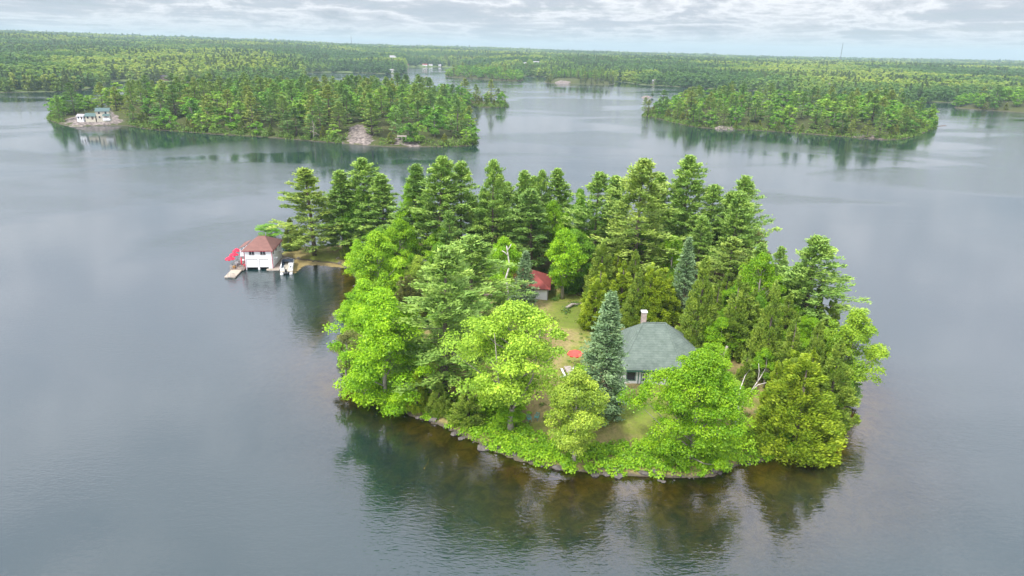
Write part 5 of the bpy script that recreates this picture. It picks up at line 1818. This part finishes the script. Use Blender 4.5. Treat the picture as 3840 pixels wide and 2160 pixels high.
def ghost(u, v, label, h=9.0):
    p = px(u, v)
    p.z = float(zl(np.array([p.x]), np.array([p.y]))[0])
    g = np.random.default_rng(int(u))
    parts = [([(0, 0, -0.3), (0.1, 0, h * 0.5), (0, 0, h)], 0.16, 0.04)]
    for k in range(16):
        z = h * (0.25 + 0.7 * k / 16)
        a = g.random() * 6.28
        l = (1 - k / 18) * h * 0.32
        parts.append(([(0, 0, z), (l * 0.6 * math.cos(a), l * 0.6 * math.sin(a), z + 0.1 * l), (l * math.cos(a), l * math.sin(a), z - 0.25 * l)], 0.05, 0.02))
    root = empty('dead_tree', p, 0, label, 'tree')
    mb = MB()
    mb.tube(*[[Vector(q) for q in parts[0][0]], [0.2, 0.12, 0.03]], 6)
    mb.build('trunk', M['old_wood'], root)
    mb = MB()
    for pts, r0, r1 in parts[1:]:
        mb.tube([Vector(q) for q in pts], [0.09, 0.07, 0.03], 4)
    mb.build('branches', M['old_wood'], root)


ghost(1178, 528, 'bare grey dead tree at the water on the left island, left one', 11)
ghost(1375, 500, 'bare grey dead tree above the granite outcrop of the left island', 10)

# ---------------------------------------------------------------- far cottages and town
def house(loc, rz, w, d, h, rh, wall, roofm, label, name='house', nwin=2, storeys=1, chimney=False, group=None, cat='house'):
    o = empty(name, loc, rz, label, cat, group)
    MB().box(-w / 2, w / 2, -d / 2, d / 2, -1.5, h).add(
        [(-w / 2, -d / 2, h), (w / 2, -d / 2, h), (w / 2, d / 2, h), (-w / 2, d / 2, h), (-w / 2, 0, h + rh), (w / 2, 0, h + rh)],
        [(3, 0, 4), (1, 2, 5)]).build('wall', M[wall], o)
    rf = MB()
    ov = 0.45
    k = rh / (d / 2)
    rf.slab([(-w / 2 - ov, -d / 2 - ov, h - ov * k + 0.05), (w / 2 + ov, -d / 2 - ov, h - ov * k + 0.05), (w / 2 + ov, 0, h + rh + 0.05), (-w / 2 - ov, 0, h + rh + 0.05)], 0.14)
    rf.slab([(w / 2 + ov, d / 2 + ov, h - ov * k + 0.05), (-w / 2 - ov, d / 2 + ov, h - ov * k + 0.05), (-w / 2 - ov, 0, h + rh + 0.05), (w / 2 + ov, 0, h + rh + 0.05)], 0.14)
    ro = rf.build('roof', M[roofm], o)
    if chimney:
        MB().box(w * 0.2, w * 0.2 + 0.7, 0.3, 1.0, h + 0.5, h + rh + 1.1).build('chimney', M['brick'], ro)
    for s in range(storeys):
        zc = (s + 0.55) * h / storeys
        for i in range(nwin):
            x = -w / 2 + (i + 0.5) * w / nwin
            MB().box(x - 0.5, x + 0.5, -d / 2 - 0.05, -d / 2 - 0.003, zc - 0.6, zc + 0.6).build('window', M['glass'], o)
            MB().box(-x - 0.5, -x + 0.5, d / 2 + 0.003, d / 2 + 0.05, zc - 0.6, zc + 0.6).build('window', M['glass'], o)
        MB().box(w / 2 + 0.003, w / 2 + 0.05, -0.5, 0.5, zc - 0.6, zc + 0.6).build('window', M['glass'], o)
    MB().box(w * 0.12, w * 0.12 + 0.95, -d / 2 - 0.06, -d / 2 - 0.004, 0, 2.05).build('door', M['dark_wood'], o)
    return o


def gz_(zf, p, add=0.0):
    return float(zf(np.array([p.x]), np.array([p.y]))[0]) + add


# cream cottage on the left island
p = px(397, 448)
z0 = gz_(zl, p, 0.4)
p = px(392, 446, z0)
ck = house((p.x, p.y, z0), R_(18), 7.2, 6.4, 5.0, 1.6, 'cream', 'green_metal', 'cream two-storey cottage with green roof and white porch on the left island', 'lakeside_cottage', 2, 2, cat='cottage')
pw = MB()
pw.slab([(0.2, -6.0, 2.35), (4.2, -6.0, 2.35), (4.2, -3.25, 3.3), (0.2, -3.25, 3.3)], 0.12)
pw.build('porch_roof', M['green_metal'], ck)
MB().box(0.3, 4.1, -5.8, -3.25, -0.4, 0.15).build('porch_floor', M['white'], ck)
for k in range(6):
    MB().box(0.35 + k * 0.72, 0.47 + k * 0.72, -5.75, -5.63, 0.151, 2.28).build('porch_post', M['white'], ck)
MB().box(0.3, 4.1, -5.74, -5.66, 0.9, 1.0).build('porch_rail', M['white'], ck)
MB().box(0.35, 4.05, -5.72, -5.68, 0.152, 0.8).build('porch_skirt', M['white'], ck)
p = px(345, 447, z0)
house((p.x, p.y, z0), R_(10), 5.5, 4.5, 2.2, 1.5, 'cream', 'green_metal', 'low green-roofed annex left of the cream cottage', 'annex', 2, 1, cat='cottage')
p = px(308, 447, z0)
house((p.x, p.y, z0), R_(-6), 4.0, 3.4, 2.0, 1.1, 'white', 'grey_roof', 'small grey-roofed white cabin left of the green-roofed annex', 'cabin', 2, 1, cat='cabin')
p = px(470, 452, 1.4)
bt = empty('upturned_boat', (p.x, p.y, 1.4), 0.2, 'white upturned boat at the right of the cream cottage', 'boat')
MB().tube([(-2.2, 0, 0.25), (-1, 0, 0.35), (0.8, 0, 0.35), (2.2, 0, 0.2)], [0.12, 0.62, 0.62, 0.08], 10).build('hull', M['white'], bt, True)
p = px(285, 474, 0.3)
gd = empty('plank_gangway', (p.x, p.y, 0.25), R_(14), 'pale plank gangway lying on the rock ledge below the small cabin', 'dock')
for k in range(5):
    MB().box(-3.6, 3.6, -0.75 + k * 0.3, -0.48 + k * 0.3, 0.12, 0.2).build('plank', M['pale_wood'], gd)
p = px(1507, 513)
z1 = gz_(zl, p, 0.5)
bn = empty('park_bench', px(1507, 516, z1), 0.05, 'long grey bench above the granite slab of the left island', 'bench')
MB().box(-2.4, 2.4, -0.3, 0.3, 0.45, 0.55).build('seat', M['old_wood'], bn)
MB().box(-2.4, 2.4, 0.3, 0.4, 0.55, 1.1).build('backrest', M['old_wood'], bn)
for x in (-2.0, 0, 2.0): MB().box(x - 0.08, x + 0.08, -0.25, 0.35, -1.4, 0.449).build('leg', M['old_wood'], bn)


FARH = [  # u, v(base), width m, depth, wall h, roof h, wall, roof, rotation, label
    (1452, 224, 9, 8, 6, 4.0, 'cream', 'grey_roof', 85, 'cream gabled house left of the big white house in the town'),
    (1471, 226, 14, 11, 7.5, 5.0, 'white', 'grey_roof', 10, 'big white many-windowed house on the rise above the town bay'),
    (1482, 226.5, 9, 8, 7, 4.0, 'white', 'grey_roof', 80, 'white gabled wing at the right of the big white house'),
    (1545, 228, 8, 7, 6, 4.0, 'white', 'red_shingle', 80, 'white house with a reddish roof half hidden by trees in the town'),
    (1571, 226, 8, 7, 6, 3.5, 'white', 'grey_roof', 75, 'narrow white house in the middle of the town'),
    (1586, 228, 12, 9, 5, 3.5, 'cream', 'grey_roof', 15, 'cream house with a wide grey roof in the town'),
    (1611, 230, 11, 9, 6, 4.5, 'white', 'red_shingle', -20, 'white house with red-brown roof near the town shore'),
    (1640, 229, 13, 9, 6, 5.0, 'white', 'grey_roof', 70, 'tall white gabled house at the right of the town'),
    (1593, 246, 14, 8, 1.6, 1.8, 'white', 'red_shingle', 5, 'low white boathouse with red roof at the town waterfront'),
    (1615, 247, 10, 7, 1.2, 1.6, 'white', 'grey_roof', 0, 'low white boathouse with grey roof at the town waterfront'),
    (1649, 249, 8, 6, 1.2, 1.6, 'white', 'grey_roof', 0, 'small white shed at the right end of the waterfront'),
    (1527, 249, 8, 6, 1.2, 1.6, 'cream', 'red_shingle', 0, 'small reddish shed at the left end of the waterfront'),
    (1470, 272, 11, 7, 3.6, 2.2, 'white', 'grey_roof', 5, 'white waterside cottage on the near side of the channel'),
    (2010, 243, 22, 9, 5, 3.0, 'white', 'grey_roof', 3, 'long white building in the woods right of the town'),
    (1965, 246, 16, 8, 4, 2.5, 'cream', 'grey_roof', 3, 'long cream building beside the long white one'),
    (1122, 238, 9, 9, 5, 5.0, 'dark_wood', 'dark_roof', 80, 'dark gabled house with white trim in the left woods'),
    (622, 302, 11, 8, 4.0, 2.5, 'dark_wood', 'dark_roof', 5, 'dark brown cottage at the water beyond the left island'),
    (2450, 315, 9, 7, 3.5, 2.2, 'cream', 'grey_roof', 0, 'beige cottage on the shore right of the pine islet'),
    (3107, 345, 6, 6, 7.0, 3.0, 'dark_wood', 'dark_roof', 80, 'narrow dark cabin in the woods behind the right island'),
]
for (u, v, w, d, h, rh, wl, rfm, rot, lb) in FARH:
    # walk outwards along the line of sight until it meets the land
    best = None
    for dist in np.geomspace(500, 6000, 500):
        q = px(u, v, 0)
        dirn = Vector((q.x, q.y, -CAM_H)).normalized()
        t_ = dist
        pt = Vector((0, 0, CAM_H)) + dirn * t_
        zz = float(mainland_z(np.array([pt.x]), np.array([pt.y]))[0])
        if pt.z <= zz and zz > 0.2:
            best = Vector((pt.x, pt.y, zz))
            break
    if best is None: continue
    house(best, R_(rot), w, d, h + 1.0, rh, wl, rfm, lb, 'house', 3, 2 if h > 5 else 1, True, 'houses on the far shore')
    FARH_POS = globals().setdefault('FARH_POS', [])
    FARH_POS.append((best.x, best.y, max(w, d)))
# two long pale roofs far off
for k, (u, v, w) in enumerate(((1185, 206, 150), (1205, 203, 150))):
    q = px(u, 262)
    dirn = Vector((q.x, q.y, 0)).normalized()
    c = dirn * (3050 + 70 * k)
    zz = float(mainland_z(np.array([c.x]), np.array([c.y]))[0])
    tgt = None
    lo_, hi_ = 0, 90
    for _ in range(30):
        m_ = (lo_ + hi_) / 2
        if proj((c.x, c.y, m_))[1] > v + 4: lo_ = m_
        else: hi_ = m_
    house((c.x, c.y, max(lo_, zz)), R_(20), w * 0.8, 26, 10, 5, 'white', 'white', ('nearer' if k == 0 else 'farther') + ' of two long pale sheds far off in the left woods', 'long_shed', 6, 1, False, None, 'building')


def mast(u, v_top, dist, label):
    x = (u - 1920) / FPX
    y = -(v_top - 1080) / FPX
    x, y = _cr * x - _sr * y, _sr * x + _cr * y
    d = Vector((x, _cp + y * _sp, -_sp + y * _cp))
    d = d / math.hypot(d.x, d.y)
    top = Vector((0, 0, CAM_H)) + d * dist
    g0 = float(mainland_z(np.array([top.x]), np.array([top.y]))[0])
    H_ = top.z - g0
    o = empty('radio_mast', (top.x, top.y, g0), 0.3, label, 'mast')
    s0 = 2.2
    for k in range(3):
        a = k * 2 * PI / 3
        MB().bar((s0 * math.cos(a), s0 * math.sin(a), -2), (0.9 * math.cos(a), 0.9 * math.sin(a), H_ * 0.94), 0.8).build('leg', M['steel_far'], o)
    br = MB()
    n = 14
    for k in range(n):
        z0, z1 = H_ * 0.94 * k / n, H_ * 0.94 * (k + 1) / n
        for j in range(3):
            a, b2 = j * 2 * PI / 3, (j + 1) * 2 * PI / 3
            s = s0 + (0.9 - s0) * k / n
            br.bar((s * math.cos(a), s * math.sin(a), z0), (s * math.cos(b2), s * math.sin(b2), z1), 0.4)
    br.build('bracing', M['steel_far'], o)
    MB().tube([(0, 0, H_ * 0.94), (0, 0, H_)], [0.5, 0.3], 6).build('antenna', M['steel_far'], o)


mast(3162, 158, 4700, 'tall slim lattice mast on the skyline at right')
mast(1316, 132, 4700, 'smaller lattice mast on the skyline left of the middle')

# ---------------------------------------------------------------- mainland forest
RAMP_D = [(0.0, (0.09, 0.19, 0.055)), (0.4, (0.14, 0.26, 0.06)), (0.7, (0.24, 0.36, 0.065)), (1.0, (0.42, 0.50, 0.09))]
RAMP_P = [(0.0, (0.10, 0.18, 0.07)), (0.5, (0.14, 0.22, 0.075)), (1.0, (0.20, 0.26, 0.08))]
M['far_leaf'] = foliage('far_leaf', ramp=RAMP_D, transl=0.3, region=0.0022, rnd=0.12)
M['far_needle'] = foliage('far_needle', ramp=RAMP_P, transl=0.2, region=0.003, rnd=0.12)


def forest_points(seed):
    g = np.random.default_rng(seed)
    pts = []
    for r0, r1, cell in ((560, 1100, 7.2), (1100, 1900, 8.6), (1900, 3200, 11.5), (3200, 5400, 17.0), (5400, 8200, 30.0)):
        area = 0.5 * R_(92) * (r1 ** 2 - r0 ** 2)
        n = int(area / cell ** 2 * 1.15)
        r = np.sqrt(g.uniform(r0 ** 2, r1 ** 2, n))
        az = g.uniform(R_(-46), R_(46), n)
        s = np.full(n, cell / 8.6) ** 0.62
        pts.append(np.stack([r * np.sin(az), r * np.cos(az), s, r, az], 1))
    P = np.concatenate(pts)
    rs = np.interp(P[:, 4], SH_AZ, SH_R)
    P = P[P[:, 3] > rs + 3]
    for hx, hy, w in FARH_POS:
        dist = math.hypot(hx, hy)
        ux, uy = hx / dist, hy / dist
        rel = P[:, :2] - np.array([hx, hy])
        along = rel[:, 0] * ux + rel[:, 1] * uy
        side = np.abs(rel[:, 0] * uy - rel[:, 1] * ux)
        P = P[~((side < w * (0.55 if dist > 1500 else 0.75)) & (along > -dist * (0.12 if dist > 1500 else 0.05)) & (along < w))]
    z = mainland_z(P[:, 0], P[:, 1])
    return P, z, g


FP, FZ, g = forest_points(31)
con = vnoise(FP[:, 0], FP[:, 1], 190.0, 21) * 0.6 + vnoise(FP[:, 0], FP[:, 1], 60.0, 22) * 0.4
is_pine = g.random(len(FP)) < np.where(con > 0.54, 0.30, 0.04)
rs = np.interp(FP[:, 4], SH_AZ, SH_R)
# individuals: the mainland trees that show largest, nearest first
infr = np.array([True] * len(FP))
order = np.argsort(FP[:, 3])
cntk = dict(far_decid=0, far_pine=0)
single = np.zeros(len(FP), bool)
for i in order:
    if FP[i, 3] > 1150: break
    if FP[i, 3] - rs[i] > 45: continue
    u, v = proj((FP[i, 0], FP[i, 1], 8.0))
    if not (-20 < u < 3860): continue
    kd = 'far_pine' if is_pine[i] else 'far_decid'
    if cntk[kd] >= 40: continue
    cntk[kd] += 1
    single[i] = True
FCOL = dict(far_decid=[(0.18, 0.28, 0.04), (0.24, 0.34, 0.055), (0.14, 0.24, 0.04), (0.29, 0.36, 0.07)], far_pine=[(0.11, 0.17, 0.06), (0.14, 0.19, 0.065), (0.09, 0.15, 0.06)])
# one shared mesh per far tree: crown and trunk together
for kd in ('far_decid', 'far_pine'):
    for pr in PROTO[kd]:
        cm, tm = pr['crown'], pr['trunk']
        nv = len(cm.vertices)
        V = np.empty(nv * 3, np.float32)
        cm.vertices.foreach_get('co', V)
        pr['V'] = V.reshape(-1, 3)
        lv = np.empty(len(cm.polygons), np.float32)
        cm.attributes['lv'].data.foreach_get('value', lv)
        pr['lv'] = lv
for i in np.where(single)[0]:
    kd = 'far_pine' if is_pine[i] else 'far_decid'
    pr = PROTO[kd][int(g.integers(0, len(PROTO[kd])))]
    u, v = proj((FP[i, 0], FP[i, 1], 8.0))
    where = 'left mainland shore' if u < 1150 else ('town side shore' if u < 1700 else ('shore beyond the pine islet' if u < 2900 else 'right mainland shore'))
    kn = 'dark pine' if is_pine[i] else 'green broadleaf tree'
    o = link(bpy.data.objects.new('pine_tree' if is_pine[i] else 'broadleaf_tree', pr['crown']))
    f = g.uniform(0.8, 1.2)
    o.location = (FP[i, 0], FP[i, 1], FZ[i] - 0.6)
    o.rotation_euler = (0, 0, g.uniform(0, 6.28))
    o.scale = (f * g.uniform(0.85, 1.15), f, f * g.uniform(0.85, 1.15))
    cc = FCOL[kd][int(g.integers(0, len(FCOL[kd])))]
    o.color = tuple(cc) + (1,)
    tag(o, f'{kn} in the front rows of the {where}', 'tree', f'{kn}s along the {where}')


def tree_mass(name, co, sc, rot, me, label):
    """points carrying scale and turn, with a tree on each by geometry nodes"""
    ob = bpy.data.objects.new(name + '_leafage', me)
    pm = bpy.data.meshes.new(name)
    pm.vertices.add(len(co))
    pm.vertices.foreach_set('co', np.asarray(co, np.float32).ravel())
    a = pm.attributes.new('tscale', 'FLOAT_VECTOR', 'POINT')
    a.data.foreach_set('vector', np.asarray(sc, np.float32).ravel())
    a = pm.attributes.new('trot', 'FLOAT_VECTOR', 'POINT')
    rt = np.zeros((len(co), 3), np.float32)
    rt[:, 2] = rot
    a.data.foreach_set('vector', rt.ravel())
    pm.update()
    o = link(bpy.data.objects.new(name, pm))
    tag(o, label, 'forest', kind='stuff')
    ng = bpy.data.node_groups.new(name + '_trees', 'GeometryNodeTree')
    ng.interface.new_socket('Geometry', in_out='INPUT', socket_type='NodeSocketGeometry')
    ng.interface.new_socket('Geometry', in_out='OUTPUT', socket_type='NodeSocketGeometry')
    gi, go = ng.nodes.new('NodeGroupInput'), ng.nodes.new('NodeGroupOutput')
    oi = ng.nodes.new('GeometryNodeObjectInfo')
    oi.inputs['Object'].default_value = ob
    ip = ng.nodes.new('GeometryNodeInstanceOnPoints')
    n1 = ng.nodes.new('GeometryNodeInputNamedAttribute')
    n1.data_type = 'FLOAT_VECTOR'
    n1.inputs[0].default_value = 'tscale'
    n2 = ng.nodes.new('GeometryNodeInputNamedAttribute')
    n2.data_type = 'FLOAT_VECTOR'
    n2.inputs[0].default_value = 'trot'
    L = ng.links
    L.new(gi.outputs[0], ip.inputs['Points'])
    L.new(oi.outputs['Geometry'], ip.inputs['Instance'])
    L.new(n1.outputs[0], ip.inputs['Scale'])
    L.new(n2.outputs[0], ip.inputs['Rotation'])
    L.new(ip.outputs[0], go.inputs[0])
    o.modifiers.new('trees', 'NODES').node_group = ng


def stuff_forest(name, sel, proto_meshes, label, mat):
    for vi, me in enumerate(proto_meshes):
        idx = np.where(sel)[0][vi::len(proto_meshes)]
        gg = np.random.default_rng(vi + 5)
        f = FP[idx, 2] * gg.uniform(0.72, 1.25, len(idx)) * (0.86 + 0.3 * vnoise(FP[idx, 0], FP[idx, 1], 110.0, 14))
        sx = np.stack([f * 1.34, f * 1.34, f * np.where(FP[idx, 3] > 3200, 0.75, 0.92)], 1)
        tree_mass(name, np.stack([FP[idx, 0], FP[idx, 1], FZ[idx] - 0.8], 1), sx, gg.uniform(0, 6.28, len(idx)), me, label)


def remat(pr, mat, nm):
    return mesh_np(nm, pr['V'], np.arange(len(pr['V'])).reshape(-1, 4), mat, {'lv': ('FACE', pr['lv'])})


stuff_forest('broadleaf_forest', ~is_pine & ~single, [remat(p, M['far_leaf'], 'far_leafage') for p in PROTO['far_decid'][:2]], 'mixed green broadleaf forest covering the mainland', None)
stuff_forest('conifer_forest', is_pine & ~single, [remat(PROTO['far_pine'][0], M['far_needle'], 'far_needleage')], 'darker conifers scattered through the mainland forest', None)
RS = np.array(REST, float)
print('island mass', len(RS))
for nm_, sel_, kd_, ramp_, lab_ in (('island_pine_wood', RS[:, 5] > 0.5, 'mid_pine', [(i / 3, c) for i, c in enumerate(sorted(GCOL['mid_pine']))], 'pines deep in the woods of the two far islands'),
                                    ('island_broadleaf_wood', RS[:, 5] < 0.5, 'mid_decid', [(i / 3, c) for i, c in enumerate(sorted(GCOL['mid_decid']))], 'broadleaf trees deep in the woods of the two far islands')):
    q = RS[sel_]
    pr = PROTO[kd_][0]
    cm = pr['crown'].copy()
    cm.materials.clear()
    cm.materials.append(foliage(nm_, ramp=ramp_, transl=0.2))
    hh, rr_ = (20.0, 6.7) if kd_ == 'mid_pine' else (15.0, 6.6)
    tree_mass(nm_, q[:, :3], np.stack([q[:, 3] * rr_ / pr['r'], q[:, 3] * rr_ / pr['r'], q[:, 3] * hh / pr['h']], 1), q[:, 4], cm, lab_)
print('forest points', len(FP), 'singles', cntk)

# ---------------------------------------------------------------- floating weed and sunken logs
def algae_mat():
    m, t = new_mat('pollen_scum')
    gm = t.node('ShaderNodeNewGeometry')
    n = t.noise(gm.outputs['Position'], 0.6, 6.0, 0.65, 1.0)
    d = t.node('ShaderNodeBsdfPrincipled')
    d.inputs['Roughness'].default_value = 0.6
    t.l.new(t.ramp(n, [(0.3, (0.24, 0.17, 0.07)), (0.55, (0.36, 0.28, 0.11)), (0.7, (0.20, 0.18, 0.06))]), d.inputs['Base Color'])
    tr = t.node('ShaderNodeBsdfTransparent')
    at = t.node('ShaderNodeAttribute', attribute_name='cover')
    mx = t.node('ShaderNodeMixShader')
    t.put(mx.inputs[0], t.step(t.math('ADD', at.outputs['Fac'], t.math('MULTIPLY', t.math('SUBTRACT', n, 0.5), 2.2)), 0.35, 0.6))
    t.l.new(tr.outputs[0], mx.inputs[1])
    t.l.new(d.outputs[0], mx.inputs[2])
    t.l.new(mx.outputs[0], t.out.inputs[0])
    return m


apoly = smooth_poly(polypx([(1100, 968), (1160, 974), (1230, 985), (1310, 994), (1330, 1008), (1280, 1004), (1220, 998), (1160, 992), (1130, 1000), (1115, 1022), (1095, 1026), (1092, 1000)]), 2)
lo, hi = apoly.min(0) - 1, apoly.max(0) + 1
xs, ys = np.arange(lo[0], hi[0], 0.5), np.arange(lo[1], hi[1], 0.5)
X, Y = np.meshgrid(xs, ys)
dA = sdf(np.stack([X.ravel(), Y.ravel()], 1), apoly)
i = np.arange(len(xs) * len(ys)).reshape(len(ys), len(xs))
Q = np.stack([i[:-1, :-1], i[:-1, 1:], i[1:, 1:], i[1:, :-1]], -1).reshape(-1, 4)
Q = Q[dA[Q].max(1) > -1.0]
ao = link(bpy.data.objects.new('floating_pollen', mesh_np('floating_pollen', np.stack([X.ravel(), Y.ravel(), np.full(X.size, 0.006)], 1), Q, algae_mat(), {'cover': ('POINT', np.clip(0.5 + dA / 1.6, 0, 1))})))
tag(ao, 'yellow-brown pollen scum floating along the spit beside the boat', 'scum', kind='stuff')

M['sunk'] = solid('sunken_wood', (0.42, 0.30, 0.04), 0.9, 0.3, 2.0)
for (u0, v0, u1, v1, r, lb) in ((1590, 1760, 1608, 1718, 0.13, 'short yellowish sunken log in the shallows left of the forked maple'), (1640, 1892, 1730, 1942, 0.07, 'thin yellowish sunken branch far out in the front shallows'),
                                (2060, 1785, 2120, 1806, 0.08, 'thin brown sunken branch below the yellow-green maple'), (2575, 1995, 2640, 1992, 0.09, 'thin yellowish sunken stick in front of the vivid maple')):
    a_, b_ = px(u0, v0, -0.12), px(u1, v1, -0.16)
    m_ = (a_ + b_) / 2 + Vector((0.15, 0.1, 0.02))
    log([a_, m_, b_], r, r * 0.5, lb, 'sunk', 'sunken_log')

# ---------------------------------------------------------------- haze
hm = bpy.data.materials.new('air')
hm.use_nodes = True
ht = NT(hm.node_tree)
ht.n.clear()
ho = ht.node('ShaderNodeOutputMaterial')
pv = ht.node('ShaderNodeVolumePrincipled')
pv.inputs['Color'].default_value = (0.52, 0.66, 0.76, 1)
pv.inputs['Density'].default_value = 0.00011
pv.inputs['Anisotropy'].default_value = 0.0
ht.l.new(pv.outputs[0], ho.inputs['Volume'])
hz = MB().box(-16500, 16500, -700, 15500, -8.0, 215.0).build('haze', hm)
tag(hz, 'thin bluish haze over the lake and far woods', 'haze', kind='stuff')
